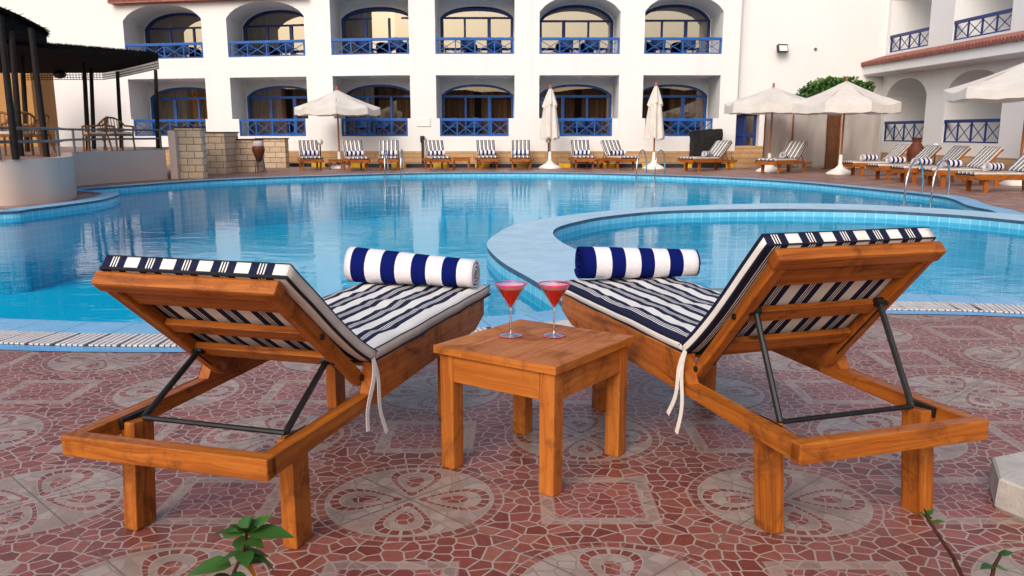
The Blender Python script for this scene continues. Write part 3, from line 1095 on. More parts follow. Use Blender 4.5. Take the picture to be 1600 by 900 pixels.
bay_names = ['first upper balcony from the left', 'second upper balcony from the left', 'third upper balcony from the left', 'fourth upper balcony from the left', 'fifth upper balcony from the left', 'rightmost upper balcony']
low_names = [n.replace('upper', 'lower') for n in bay_names]
bc = tub_chair(); used = False
upper_px = [(258, 283), (383, 447), (566, 618), (731, 772), (884, 925), (1028, 1075)]
lower_px = [None, None, (566, 600), (707, 740), (905, 925), (1082, 1060)]
for row, (pxs, zf, names) in enumerate(((upper_px, Z_F1, bay_names), (lower_px, Z_F0, low_names))):
    for i, pr in enumerate(pxs):
        if not pr: continue
        for side, px in zip(('left', 'right') if pr[0] < pr[1] else ('right', 'left'), pr):
            yy = FY(-3) + 1.0
            x = solve_x(px, 77 if row == 0 else 205) * 1.03
            lab = 'blue tub chair at %s behind the railing of the %s' % (side, names[i])
            loc = F(x, 1.0, zf)
            rz = random.uniform(-.5, .5)
            if not used: bc.location = loc; bc.rotation_euler = (0, 0, rz); bc['label'] = lab; bc.scale = (.88,) * 3; bc['group'] = 'tub chairs on the hotel balconies'; used = True
            else: copy_tree(bc, None, lab, None, loc, rz, .88)

for (ya, yb), nm in zip(ys_lo, ('first', 'second')):
    copy_tree(bc, None, 'dark blue tub chair behind the %s ground floor railing of the right wing' % nm, None, Fw(yb + .75, .75, z0), 1.4)
# wall fittings
Yw = Y0 + BK
p = AT(1219, 77, Yw)
t = thing('floodlight', 'black square floodlight fixed high on the blank white wall', 'floodlight', p)
bm = B(); box(bm, (0, -.28, 0), (.40, .16, .30), .03)
for f in bm.faces: pass
bmesh.ops.rotate(bm, cent=(0, -.28, 0), matrix=Matrix.Rotation(.25, 3, 'Z') @ Matrix.Rotation(-.3, 3, 'X'), verts=bm.verts[:]); obj('housing', bm, M['black_paint'], t)
bm = B(); box(bm, (-.01, -.365, -.02), (.33, .012, .21), .004); bmesh.ops.rotate(bm, cent=(0, -.28, 0), matrix=Matrix.Rotation(.25, 3, 'Z') @ Matrix.Rotation(-.3, 3, 'X'), verts=bm.verts[:]); obj('lens', bm, M['lamp_glass'], t)
bm = B(); tube(bm, [(.1, 0, -.02), (.1, -.2, -.02)], .02, 6); obj('bracket', bm, M['black_paint'], t)
p = AT(1274, 77, Yw)
bm = B(); lathe(bm, [(0, 0), (.06, 0), (.055, .035), (0, .04)], 12); bmesh.ops.rotate(bm, cent=(0, 0, 0), matrix=Matrix.Rotation(PI / 2, 3, 'X'), verts=bm.verts[:]); bmesh.ops.translate(bm, vec=p, verts=bm.verts[:])
tag(obj('wall_box', bm, M['grey_metal']), 'tiny grey junction cap on the blank white wall right of the floodlight', 'junction box')
p = AT(662, 191, Y0)
bm = B(); box(bm, (p.x, FY(p.x) - .02, p.z), (.5, .03, .3), .006)
tag(obj('wall_plaque', bm, M['plastic_white']), 'pale blank plaque on the white pier between the third and fourth lower balconies', 'plaque')

# ------------------------------------------------------------------ loungers
def cushion(bm, path, W, thick, mi_top=0, mi_side=1, mi_pipe=2, side_uv=False, seed=0.0, nx=26):
    """upholstered slab along path [(y,z,ny,nz)]; stripes run along it"""
    u = uvl(bm)
    rows = []
    s = 0.0; last = None; ss = []
    for (y, z, ny, nz) in path:
        if last is not None: s += math.hypot(y - last[0], z - last[1])
        last = (y, z); ss.append(s)
    S = s
    tops, bots = [], []
    for (y, z, ny, nz), s in zip(path, ss):
        rt, rb = [], []
        for i in range(nx + 1):
            x = -W / 2 + W * i / nx
            e = min(1, (W / 2 - abs(x)) / .05) ; e2 = min(1, min(s, S - s) / .05)
            e = math.sin(e * PI / 2); e2 = math.sin(e2 * PI / 2)
            puff = .014 * (e * e2) - .009
            wr = .006 * noise.noise(Vector((x * 5, s * 9, seed))) + .003 * noise.noise(Vector((x * 16, s * 16, seed + 5)))
            h = thick + puff + 1.6 * wr * e * e2
            jx = .004 * noise.noise(Vector((s * 7, x * 2, seed + 9)))
            rt.append(bm.verts.new((x + jx, y + ny * h, z + nz * h)))
            rb.append(bm.verts.new((x + jx, y, z)))
        tops.append(rt); bots.append(rb)
    def face(vs, uvs, mi):
        f = bm.faces.new(vs); f.material_index = mi; f.smooth = True
        for lo_, c in zip(f.loops, uvs): lo_[u].uv = c
    for j in range(len(path) - 1):
        for i in range(nx):
            x0, x1 = W * i / nx, W * (i + 1) / nx
            face([tops[j][i], tops[j][i + 1], tops[j + 1][i + 1], tops[j + 1][i]], [(x0, ss[j]), (x1, ss[j]), (x1, ss[j + 1]), (x0, ss[j + 1])], mi_top)
            face([bots[j][i], bots[j + 1][i], bots[j + 1][i + 1], bots[j][i + 1]], [(x0, ss[j]), (x0, ss[j + 1]), (x1, ss[j + 1]), (x1, ss[j])], mi_top)
        for i in (0, nx):
            face([bots[j][i], tops[j][i], tops[j + 1][i], bots[j + 1][i]], [(0, ss[j]), (thick * 1.0, ss[j]), (thick * 1.0, ss[j + 1]), (0, ss[j + 1])], mi_side)
    for j in (0, len(path) - 1):
        for i in range(nx):
            x0, x1 = W * i / nx, W * (i + 1) / nx
            face([bots[j][i], bots[j][i + 1], tops[j][i + 1], tops[j][i]], [(x0, 0), (x1, 0), (x1, thick), (x0, thick)], mi_top)
    def loop(R):
        return [R[0][i].co for i in range(nx + 1)] + [r[nx].co for r in R[1:]] + [R[-1][i].co for i in range(nx - 1, -1, -1)] + [r[0].co for r in R[-2:0:-1]]
    return [c.copy() for c in loop(tops)], [c.copy() for c in loop(bots)]


M['side_stripe'] = mat_stripe('striped_boxing', .074, .5)


def rail_bm(x, P, L, w_=.045):
    """side rail: straight underside, stepped top (low behind the hinge, high under the seat)"""
    bm = B(); u = uvl(bm)
    zb0, zb1 = P['zr'] - P['hr'], P['zf'] - P['fh']
    zb = lambda y: zb0 + (zb1 - zb0) * y / L
    zt2 = P['zf'] - .012
    st = P['pv'] + .025
    prof = [(.0, zb(0)), (L - .13, zb(L - .13)), (L, zb(L) + .045), (L, P['zf']), (st, zt2), (st, P['zr'] + .045), (st - .03, P['zr']), (0, P['zr'])]
    v = [[bm.verts.new((x + s * w_ / 2, y, z)) for y, z in prof] for s in (-1, 1)]
    n = len(prof)
    bm.faces.new(v[0]); bm.faces.new(v[1][::-1])
    for k in range(n): bm.faces.new((v[0][k], v[1][k], v[1][(k + 1) % n], v[0][(k + 1) % n]))
    bmesh.ops.bevel(bm, geom=bm.edges[:], offset=.004, segments=2, profile=.6, affect='EDGES')
    bmesh.ops.recalc_face_normals(bm, faces=bm.faces[:])
    ou, ov = random.uniform(0, 50), random.uniform(0, 50)
    for f in bm.faces:
        for lo_ in f.loops: c = lo_.vert.co; lo_[u].uv = (c.y + ou, c.x + c.z + ov)
    return bm


BASE = dict(W=.6955, L=1.875, zr=.370, hr=.061, zf=.487, fh=.125, pv=.655, pvz=.405, bl=.66)


def make_lounger(name, label, group, loc, rz, ang, P=BASE, legs=None, att=.36, notch=.27, side=True, detail=True, tie=None, seed=0.0, shift=0.0):
    t = thing(name, label, 'sun lounger', loc, rz, group)
    W, L = P['W'] / 2, P['L']
    wd = M['wood']
    for sx in (-1, 1): obj('side_rail', rail_bm(sx * (W - .0225), P, L), wd, t)
    zc = P['zr'] - P['hr'] / 2
    bm = B(); beam(bm, (-W + .0, .022, zc + .001), (W, .022, zc + .001), .05, P['hr'] + .004, bev=.005); obj('head_beam', bm, wd, t)
    bm = B(); beam(bm, (-W + .046, L - .03, P['zf'] - .07), (W - .046, L - .03, P['zf'] - .07), .04, .10, bev=.004); obj('foot_beam', bm, wd, t)
    legs = legs or [(-1, .30, -1, .26), (1, .30, 1, .26), (-1, L - .3, -1, L - .3), (1, L - .3, 1, L - .3)]
    for (sx, yt, bx, by) in legs:
        zt_ = P['zr'] - P['hr'] * .3 if yt < .6 else P['zf'] - .03
        x = sx * (W - .045 - .026)
        bm = B(); beam(bm, (x + bx[0] if isinstance(bx, tuple) else x, by, 0), (x, yt, zt_), .05, .095, up=(0, 1, 0), bev=.005); obj('leg', bm, wd, t)
    # seat slats under the cushion
    y = P['pv'] + .1
    zsl = P['zf'] - .030
    bm = B()
    while y < L - .06:
        beam(bm, (-W + .046, y, zsl), (W - .046, y, zsl), .07, .02, bev=.003); y += .13
    obj('seat_slats', bm, wd, t)
    # backrest
    dy, dz = -math.cos(ang), math.sin(ang); ny, nz = math.sin(ang), math.cos(ang)      # along the back, towards the sitter
    hy, hz = P['pv'], P['pvz']
    D = .042
    def bp(x, s, n): return Vector((x, hy + dy * s + ny * n, hz + dz * s + nz * n))
    bl = P['bl']; xs_ = W - .045
    xo = xs_ - .022
    nrm = (0, ny, nz)
    fr = link('backrest', None, t)
    for sx in (-1, 1):
        bm = B(); beam(bm, bp(sx * xo, -.035, D / 2), bp(sx * xo, bl - .054, D / 2), .044, D, up=nrm, bev=.008); obj('stile', bm, wd, fr)
    bm = B(); beam(bm, bp(-xs_ - .012, bl - .028, D / 2), bp(xs_ + .012, bl - .028, D / 2), .056, D + .006, up=nrm, bev=.010); obj('top_rail', bm, wd, fr)
    for s, wdt, nn in ((bl - .115, .09, .026), (bl * .50, .060, .024), (bl * .22, .064, .024)):
        bm = B(); beam(bm, bp(-xo + .0225, s, nn), bp(xo - .0225, s, nn), wdt, .024, up=nrm, bev=.003); obj('slat', bm, wd, fr)
    # steel brace
    bm = B(); xr = xo - .034
    zn = P['zr'] - .012
    for sx in (-1, 1):
        tube(bm, [bp(sx * xr, att, .012), Vector((sx * (xr + .01), notch, zn))], .0105, 8)
        tube(bm, [bp(sx * (xr - .015), att, .012), bp(sx * (xr + .03), att, .012)], .016, 8)
        box(bm, (sx * (W - .052), notch, P['zr'] - .02), (.014, .12, .035), .003)
    tube(bm, [Vector((-xr - .01, notch, zn)), Vector((xr + .01, notch, zn))], .009, 8)
    obj('brace', bm, M['steel_dark'], t, smooth=40)
    if detail:
        for sx in (-1, 1):
            bm = B()
            p0 = bp(sx * (xr + .016), .05, D * .4); p1 = bp(sx * (xr + .016), att + .02, D * .4)
            beam(bm, p0, p1, .006, .035, up=nrm, bev=.002)
            obj('ratchet_plate', bm, M['steel_dark'], t)
            for s in (.0, .33):
                bm = B(); c = bp(sx * xs_, s, D * .5); q = c + Vector((sx * .006, 0, 0)); tube(bm, [c, q], .011, 8)
                obj('bolt', bm, M['steel_dark'], t)
    # cushions
    TH = .052 if detail else .055
    CW = P['W'] - .10
    SH = shift
    n = 26 if detail else 8
    y0, y1 = P['pv'] + .03, L + (.10 if detail else .02)
    zz = P['zf'] - .012
    path = []
    for k in range(n + 1):
        f = k / n; yk = y0 + (y1 - y0) * f
        path.append((yk, zz + .012 * f + (.004 * noise.noise(Vector((yk * 4, seed, 0)))), 0, 1))
    def cush(nm, path, sd):
        bm = B(); top, bot = cushion(bm, path, CW + .03, TH, seed=sd, nx=26 if detail else 10)
        for v in bm.verts: v.co.x += SH
        for c_ in top + bot: c_.x += SH
        o = obj(nm, bm, [M['stripe'], M['boxing'] if side else M['side_stripe']], t)
        if detail:
            bm = B()
            for lp, pr_ in ((top, .0021), (bot, .0055 if side else .003)): tube(bm, lp + [lp[0]], pr_, 6, cap=False)
            obj('piping', bm, M['piping'], o, smooth=60)
        return o
    cush('seat_cushion', path, seed)
    path = []
    m_ = 20 if detail else 8
    for k in range(m_ + 1):
        f = k / m_; s = .012 + (bl + .012 - .012) * f
        bend = .05 * (1 - f) ** 5
        q = bp(0, s, D + .004 + bend * .6)
        path.append((q.y, q.z, ny, nz))
    cush('back_cushion', path, seed + 3)
    if tie:
        for dx_, ln, sw in tie:
            bm = B(); x0_ = (1 if dx_ > 0 else -1) * (CW / 2 + .015) + SH
            pts = []
            for k in range(13):
                f = k / 12
                pts.append((x0_ + (.010 + .03 * f + abs(sw) * .02 * math.sin(f * 5)) * (1 if x0_ > 0 else -1), P['pv'] + .01 + sw * f + .012 * math.sin(f * 7), P['zf'] + .005 - ln * f))
            u_ = None
            for a, b in zip(pts, pts[1:]):
                beam(bm, a, b, .0018, .021, up=(0, 1, .3), bev=0)
            obj('tie_ribbon', bm, M['ribbon'], t)
    return t


LL = make_lounger('sun_lounger', 'large wooden sun lounger in the left foreground with white-sided striped cushion', 'wooden sun loungers round the pool',
                  (-1.0047, 2.3636, 0), -.2921, .6625, att=.16, notch=.245,
                  legs=[(-1, .24, -1, .21), (1, .25, 1, .25), (-1, 1.55, -1, 1.55), (1, 1.55, 1, 1.55)], side=True, tie=[(1, .22, -.12), (1, .27, .02)], seed=1.0, shift=.03)
RR = make_lounger('sun_lounger', 'large wooden sun lounger in the right foreground with dark striped cushion sides', 'wooden sun loungers round the pool',
                  (1.1607, 2.4944, 0), .3196, .8062, att=.37, notch=.225,
                  legs=[(-1, .26, -1, .22), (1, .22, 1, .18), (-1, 1.55, -1, 1.55), (1, 1.55, 1, 1.55)], side=False, tie=[(-1, .30, -.02), (-1, .25, .05)], seed=8.0, shift=-.03)

PF = dict(BASE); PF.update(zr=.30, zf=.36, fh=.11, pvz=.335, pv=.66, bl=.66, W=.66)
proto = make_lounger('sun_lounger', 'x', 'wooden sun loungers round the pool', (0, 0, 0), 0, .80, P=PF, detail=False, side=True, att=.3, notch=.3)


def towel_bm(Lh, R0, R1, seed):
    """rolled towel lying along x: a spiral sheet with thickness"""
    bm = B(); u = uvl(bm)
    nt, turns, nl = 66, 3.1, 22
    th = .0105
    def ring(fx):
        R = R0 + (R1 - R0) * fx
        o_, i_ = [], []
        for k in range(nt + 1):
            f = k / nt
            a = -PI * .35 + 2 * PI * turns * f
            r = R * .16 + (R * .84 - th) * f
            r *= 1 + .055 * noise.noise(Vector((math.cos(a) * 1.2, math.sin(a) * 1.2, fx * 2 + seed)))
            sq = 1 - .20 * max(0, -math.sin(a)) ** 2
            o_.append((math.cos(a) * (r + th), math.sin(a) * (r + th) * sq)); i_.append((math.cos(a) * r, math.sin(a) * r * sq))
        return o_, i_, R
    rows = []
    for j in range(nl + 1):
        fx = j / nl; x = -Lh + 2 * Lh * fx
        o_, i_, R = ring(fx)
        ex = []
        for arr in (o_, i_):
            vs = []
            for k, (a, b) in enumerate(arr):
                tele = .02 * (1 - k / nt) * (1 if j == nl else -1 if j == 0 else 0) * .8 * noise.noise(Vector((k * .08, seed, j)))
                vs.append(bm.verts.new((x + tele, a, R * .9 + b)))
            ex.append(vs)
        rows.append(ex)
    for j in range(nl):
        for q in (0, 1):
            A, C = rows[j][q], rows[j + 1][q]
            for k in range(nt):
                f = bm.faces.new((A[k], A[k + 1], C[k + 1], C[k])); f.smooth = True
                x0, x1 = 2 * Lh * j / nl, 2 * Lh * (j + 1) / nl
                for lo_, c in zip(f.loops, ((x0, k * .012), (x0, k * .012 + .012), (x1, k * .012 + .012), (x1, k * .012))): lo_[u].uv = c
    for j in (0, nl):
        A, C = rows[j]
        for k in range(nt):
            f = bm.faces.new((A[k], A[k + 1], C[k + 1], C[k]))
            for lo_ in f.loops: lo_[u].uv = (.001 + 2 * Lh * j / nl, k * .01)
    for k in (0, nt):
        for j in range(nl):
            f = bm.faces.new((rows[j][0][k], rows[j + 1][0][k], rows[j + 1][1][k], rows[j][1][k]))
            for lo_ in f.loops: lo_[u].uv = (2 * Lh * j / nl, 0)
    return bm


def on_lounger(lg, x, y, z):
    c, s = math.cos(lg.rotation_euler.z), math.sin(lg.rotation_euler.z)
    return (lg.location.x + x * c - y * s, lg.location.y + x * s + y * c, z)


def set_towel(lg, x, y, z, Lh, R0, R1, seed, rz, label, phase):
    bm = towel_bm(Lh, R0, R1, seed)
    u = uvl(bm)
    for f in bm.faces:
        for lo_ in f.loops: lo_[u].uv.x += phase
    o = obj('rolled_towel', bm, M['towel'], recalc=False)
    o.location = on_lounger(lg, x, y, z); o.rotation_euler = (0, 0, rz)
    return tag(o, label, 'towel', 'rolled striped towels on the sun loungers')


ztop = .487 + .052
def to_local(lg, p):
    c, s_ = math.cos(lg.rotation_euler.z), math.sin(lg.rotation_euler.z)
    dx, dy = p.x - lg.location.x, p.y - lg.location.y
    return dx * c + dy * s_, -dx * s_ + dy * c
tl_, tr_ = to_local(LL, G(646, 447, ztop)), to_local(RR, G(995, 436, ztop))
print('towels', tl_, tr_)
set_towel(LL, tl_[0], tl_[1], ztop - .002, .31, .104, .078, 2.0, -.2921 + .06, 'rolled blue and white towel on the left foreground lounger, pale end outward', .148 * .80)
set_towel(RR, tr_[0], tr_[1], ztop - .002, .30, .098, .083, 5.0, .3196 - .15, 'rolled blue and white towel on the right foreground lounger, blue end outward', .0)

# small towel for the far loungers
tb = towel_bm(.27, .11, .10, 4.0)
for f in tb.faces:
    for lo_ in f.loops: lo_[uvl(tb)].uv.x += .07
small_towel = obj('rolled_towel', tb, M['towel'], recalc=False); tag(small_towel, 'x', 'towel', 'rolled striped towels on the sun loungers')
far_l = [  # foot px, foot py, yaw, back angle label
    (488, 266, PI + .30, 'far sun lounger leftmost in the row, left of the open umbrella'),
    (560, 267, PI + .30, 'far sun lounger just right of the open umbrella pole'),
    (608, 266, PI + .12, 'far sun lounger behind the left pool ladder'),
    (687, 266, PI + .22, 'far sun lounger just right of the black bollard light'),
    (763, 264.5, PI + .10, 'far sun lounger with the highest raised back, right of a low table'),
    (814, 264.5, PI - .0, 'far sun lounger just left of the first closed umbrella'),
    (913, 264.5, PI + .05, 'far sun lounger right of the first closed umbrella'),
    (977, 265, PI + .28, 'far sun lounger just left of the second closed umbrella'),
    (1082, 267, PI / 2 + .62, 'far sun lounger in front of the black covered box'),
    (1204, 271, PI / 2 + .72, 'far sun lounger in front of the hanging white cloth screens'),
    (1339, 274.5, PI / 2 + .12, 'sun lounger farthest back in the slanting row of five at right'),
    (1379, 281, PI / 2 + .12, 'second from the back of five right-hand sun loungers'),
    (1418, 285.5, PI / 2 + .12, 'middle one of the five sun loungers slanting at right'),
    (1462, 290.5, PI / 2 + .12, 'second from the front of five right-hand sun loungers'),
    (1526, 299.5, PI / 2 + .16, 'front sun lounger of the slanting row at right, cut by the picture edge'),
]
tl = ['towel on the leftmost far lounger', 'towel on the far lounger right of the open umbrella pole', 'towel on the far lounger behind the left pool ladder', 'towel on the far lounger right of the bollard light',
      'towel on the far lounger with the highest back', 'towel on the far lounger left of the first closed umbrella', 'towel on the far lounger right of the first closed umbrella', 'towel on the far lounger left of the second closed umbrella',
      'towel on the far lounger before the black covered box', 'towel on the far lounger before the white cloth screens', 'towel on the farthest of five right-hand loungers', 'towel on the second farthest of five right-hand loungers',
      'towel on the middle of five right-hand loungers', 'towel on the second nearest of five right-hand loungers', 'towel on the nearest of five right-hand loungers']
for i, (px, py, yaw, lab) in enumerate(far_l):
    # px,py: the front (foot-end) legs' ground line
    g_ = G(px, py)
    cx, sx = math.cos(yaw), math.sin(yaw)
    K = 1.14 if i < 10 else 1.06
    L_ = (PF['L'] - .3) * K
    org = Vector((g_.x + L_ * sx, g_.y - L_ * cx, 0))
    lg = proto if i == 0 else copy_tree(proto, None, lab)
    lg.location = org; lg.scale = (K, K, K); lg.rotation_euler = (0, 0, yaw); lg['label'] = lab
    tw = small_towel if i == 0 else copy_tree(small_towel)
    tw.location = on_lounger(lg, .0, (.98 if i < 10 else 1.25) * K, (PF['zf'] + .052) * K); tw.rotation_euler = (0, 0, yaw + random.uniform(-.12, .12) - (1.3 if i > 9 else 1.2 if i > 7 else 0)); tw['label'] = 'rolled blue and white ' + tl[i]

# ------------------------------------------------------------------ tables
def make_table(label, loc, rz, a, b, h, mat, group=None):
    t = thing('side_table', label, 'table', loc, rz, group)
    bm = B(); k = 4
    for j in range(k):
        y = -b / 2 + b * (j + .5) / k
        beam(bm, (-a / 2, y, h - .016), (a / 2, y, h - .016), b / k - .0006, .03, bev=.0012)
    # moulded edge
    obj('tabletop', bm, mat, t)
    for sx in (-1, 1):
        for sy in (-1, 1):
            bm = B(); beam(bm, (sx * (a / 2 - .047), sy * (b / 2 - .047), 0), (sx * (a / 2 - .047), sy * (b / 2 - .047), h - .032), .062, .062, up=(0, 1, 0), bev=.006); obj('leg', bm, mat, t)
    for sx in (-1, 1):
        bm = B(); beam(bm, (sx * (a / 2 - .030), -b / 2 + .079, h - .085), (sx * (a / 2 - .030), b / 2 - .079, h - .085), .024, .10, bev=.003); obj('apron', bm, mat, t)
        bm = B(); beam(bm, (-a / 2 + .079, sx * (b / 2 - .030), h - .085), (a / 2 - .079, sx * (b / 2 - .030), h - .085), .024, .10, bev=.003); obj('apron', bm, mat, t)
    return t


TX, TY, TYAW, TH_ = .0911, 3.2267, .9554, .4807
make_table('square wooden side table in the foreground carrying two red cocktails', (TX, TY, 0), TYAW, .567, .540, TH_, M['table_wood'], 'wooden side tables')
tt = make_table('low wooden table in the far row between bollard light and high-backed lounger', (0, 0, 0), 0, .62, .5, .42, M['wood'], 'wooden side tables')
tt.location = G(721, 264)
for px, py, lab, sc in ((525, 263.5, 'small wooden table beside the open umbrella pole in the far row', .8), (942, 263, 'small narrow wooden table between two far loungers left of the second closed umbrella', .7)):
    copy_tree(tt, None, lab, None, G(px, py), .1, sc)


def make_glass(label, px, py):
    p = G(px, py, TH_)
    t = thing('cocktail_glass', label, 'cocktail', (p.x, p.y, TH_ + .0005), 0, 'red cocktails on the side table')
    hb, ht, R = .100, .205, .061
    bm = B(); lathe(bm, [(0, .004), (.006, .005), (.043, .0015), (.0445, .003), (.03, .007), (.008, .011), (.0052, .02), (.0044, .06), (.0046, .085), (.0085, .106)], 32); obj('stem', bm, M['stem_glass'], t, smooth=60)
    bm = B(); tube(bm, [(.0445 * math.cos(k * PI / 16), .0445 * math.sin(k * PI / 16), .0032) for k in range(33)], .0012, 6, cap=False); obj('foot_rim', bm, M['rim'], t, smooth=60)
    bm = B(); lathe(bm, [(.005, .100), (R, ht), (R - .0012, ht), (.004, .112)], 40); obj('bowl', bm, M['glass'], t, smooth=60)
    f = .80; r1 = .004 + (R - .0065) * f; z1 = .1125 + (ht - .112) * f
    bm = B(); lathe(bm, [(0, .114), (.003, .114), (r1, z1), (0, z1)], 36); obj('drink', bm, M['drink'], t, smooth=40)
    f2 = .94; r2 = .004 + (R - .0055) * f2; z2 = .1125 + (ht - .112) * f2
    bm = B(); tube(bm, [(R * math.cos(k * PI / 20), R * math.sin(k * PI / 20), ht) for k in range(41)], .0022, 6, cap=False); obj('sugar_rim', bm, M['rim'], t, smooth=60)
    bm = B(); lathe(bm, [(r1 + .0012, z1 + .001), (r2 + .0008, z2)], 36); obj('froth', bm, M['froth_film'], t, smooth=60)
    return t


def mat_film():
    m = Mat('pink_film'); m.p.inputs['Base Color'].default_value = lin(232, 160, 172); m.p.inputs['Alpha'].default_value = .55
    m.p.inputs['Roughness'].default_value = .3
    return m.m


M['froth_film'] = mat_film()
make_glass('red cocktail in a pink-rimmed glass, left one on the table', 798, 525)
make_glass('red cocktail in a pink-rimmed glass, right one on the table', 865.5, 525)

# ------------------------------------------------------------------ umbrellas
def canopy_bm(R, rise, val, n=8, sag=.13, steps=6, cap_r=.0):
    bm = B()
    per = 6
    rings = []
    for j in range(steps + 1):
        f = j / steps
        ring = []
        for k in range(n * per):
            a = 2 * PI * k / (n * per)
            ph = (k % per) / per
            # straight edge between ribs
            edge = math.cos(PI / n) / math.cos((ph - .5) * 2 * PI / n)
            r = R * f * (edge * f + (1 - f) * 1.0 if f < 1 else edge)
            z = rise * (1 - f) ** 1.0 + .06 * rise * math.sin(PI * f) * -1
            z -= sag * math.sin(PI * ph) * f * f * .8
            ring.append((r * math.cos(a), r * math.sin(a), z))
        rings.append(ring)
    top = bm.verts.new((0, 0, rise))
    vr = [[bm.verts.new(p) for p in r] for r in rings[1:]]
    m = n * per
    for k in range(m): bm.faces.new((top, vr[0][k], vr[0][(k + 1) % m]))
    for a, b in zip(vr, vr[1:]):
        for k in range(m): bm.faces.new((a[k], b[k], b[(k + 1) % m], a[(k + 1) % m]))
    last = vr[-1]
    low = []
    for k, v in enumerate(last):
        ph = (k % per) / per
        low.append(bm.verts.new((v.co.x * 1.005, v.co.y * 1.005, v.co.z - val * (1 - .25 * math.sin(PI * ph)) + .012 * math.sin(k * 2.3))))
    for k in range(m): bm.faces.new((last[k], low[k], low[(k + 1) % m], last[(k + 1) % m]))
    return bm


M['canvas_t'] = None


def mat_canvas():
    m = Mat('sun_canvas', .85, .1)
    v = m.pos()
    n = m.noise(v, 3, 5); c = m.ramp(n, [(.3, lin(224, 219, 211)), (.7, lin(236, 232, 225))])
    m.col(c)
    tl_ = m.node('ShaderNodeBsdfTranslucent'); m.set(tl_.inputs[0], c)
    mx = m.node('ShaderNodeMixShader'); mx.inputs[0].default_value = .28
    m.set(mx.inputs[1], m.p.outputs[0]); m.set(mx.inputs[2], tl_.outputs[0]); m.set(m.out.inputs['Surface'], mx.outputs[0])
    return m.m


M['canvas'] = mat_canvas()


def open_umbrella(label, base, R, zedge, zapex, lean=0.0, foot=True, val=.2, rz=.2):
    t = thing('umbrella', label, 'umbrella', base, rz, 'open white umbrellas')
    bm = B(); tube(bm, [(0, 0, .25), (lean, 0, zapex - .02)], .03, 10); obj('pole', bm, M['pole_wood'], t, smooth=60)
    cb = canopy_bm(R, zapex - zedge, val)
    bmesh.ops.translate(cb, vec=(lean, 0, zedge), verts=cb.verts[:])
    obj('canopy', cb, M['canvas'], t, smooth=30)
    bm = B(); lathe(bm, [(0, -.01), (.05, -.005), (.03, .04), (.045, .075), (.03, .12), (0, .14)], 12, (lean, 0, zapex)); obj('finial', bm, M['pole_wood'], t, smooth=50)
    bm = B()
    for k in range(8):
        a = 2 * PI * k / 8
        tube(bm, [(lean, 0, zapex - .06), (lean + R * .985 * math.cos(a), R * .985 * math.sin(a), zedge - .025)], .013, 5)
        tube(bm, [(lean, 0, zedge - .15), (lean + R * .5 * math.cos(a), R * .5 * math.sin(a), zedge + (zapex - zedge) * .46 - .04)], .011, 5)
    obj('ribs', bm, M['pole_wood'], t)
    if foot: base_part(t)
    return t


def base_part(t):
    bm = B(); lathe(bm, [(0, 0), (.42, 0), (.42, .03), (.33, .09), (.16, .18), (.07, .27), (.055, .6), (0, .6)], 20); obj('base', bm, M['plastic_white'], t, smooth=35)


def place_open(label, bpx, bpy_, apex_py, edge_py, half_px, rz=.2, lean=0.0, val=.2, foot=True):
    b = G(bpx, bpy_); Y = b.y
    za = AT(bpx, apex_py, Y).z; ze_ = AT(bpx, edge_py, Y).z
    R = AT(bpx + half_px, edge_py, Y).x - AT(bpx, edge_py, Y).x
    return open_umbrella(label, b, R, ze_, za, lean, foot, val, rz)


place_open('open white umbrella in the far row left of the wooden table, between loungers', 531, 263, 140, 168, 66, .15, val=.25)
place_open('open white umbrella at right overlapping its neighbour, standing before the blue door', 1201, 268, 136, 161, 74, .4, val=.32)
place_open('open white umbrella in front of the clipped hedge', 1312, 272, 126, 161, 84, .1, val=.30)
place_open('large open white umbrella cut by the right picture edge over the loungers', 1590, 289, 92, 138, 120, .3, val=.25)


def closed_umbrella(label, bpx, bpy_, top, bot):
    b = G(bpx, bpy_); Y = b.y
    zt_, zb_ = AT(bpx, top, Y).z, AT(bpx, bot, Y).z
    t = thing('closed_umbrella', label, 'umbrella', b, 0, 'closed cream umbrellas')
    bm = B(); tube(bm, [(0, 0, .25), (0, 0, zt_)], .03, 10); obj('pole', bm, M['pole_wood'], t, smooth=60)
    def skirt(z1, z0, r1, r0, sd):
        n, m = 64, 12; vs = []
        for j in range(m + 1):
            f = j / m; r = r1 + (r0 - r1) * f ** .8
            row = []
            for k in range(n):
                a = 2 * PI * k / n
                fold = 1 + .20 * f ** .5 * math.sin(a * 8 + sd) + .07 * math.sin(a * 5 + sd * 2 + f * 2)
                z = z1 + (z0 - z1) * f + (.05 * math.sin(a * 8 + sd + 1) + .03 * math.sin(a * 3 + sd) if j == m else 0)
                row.append(bm.verts.new((r * fold * math.cos(a), r * fold * math.sin(a), z)))
            vs.append(row)
        for p_, q_2 in zip(vs, vs[1:]):
            for k in range(n): bm.faces.new((p_[k], q_2[k], q_2[(k + 1) % n], p_[(k + 1) % n]))
    H_ = zt_ - zb_
    bm = B(); skirt(zt_ - .03, zt_ - H_ * .36, .05, .24, 1); skirt(zt_ - H_ * .30, zb_, .19, .31, 2.2); obj('canopy', bm, M['canvas'], t, smooth=60)
    bm = B(); lathe(bm, [(0, -.03), (.07, -.02), (.05, .03), (.06, .06), (.03, .11), (0, .13)], 12, (0, 0, zt_)); obj('finial', bm, M['pole_wood'], t, smooth=50)
    base_part(t)
    return t


closed_umbrella('closed cream umbrella near the middle of the far row', 859, 263, 137, 216)
closed_umbrella('closed cream umbrella behind the middle pool ladder', 1021, 264, 133, 217)

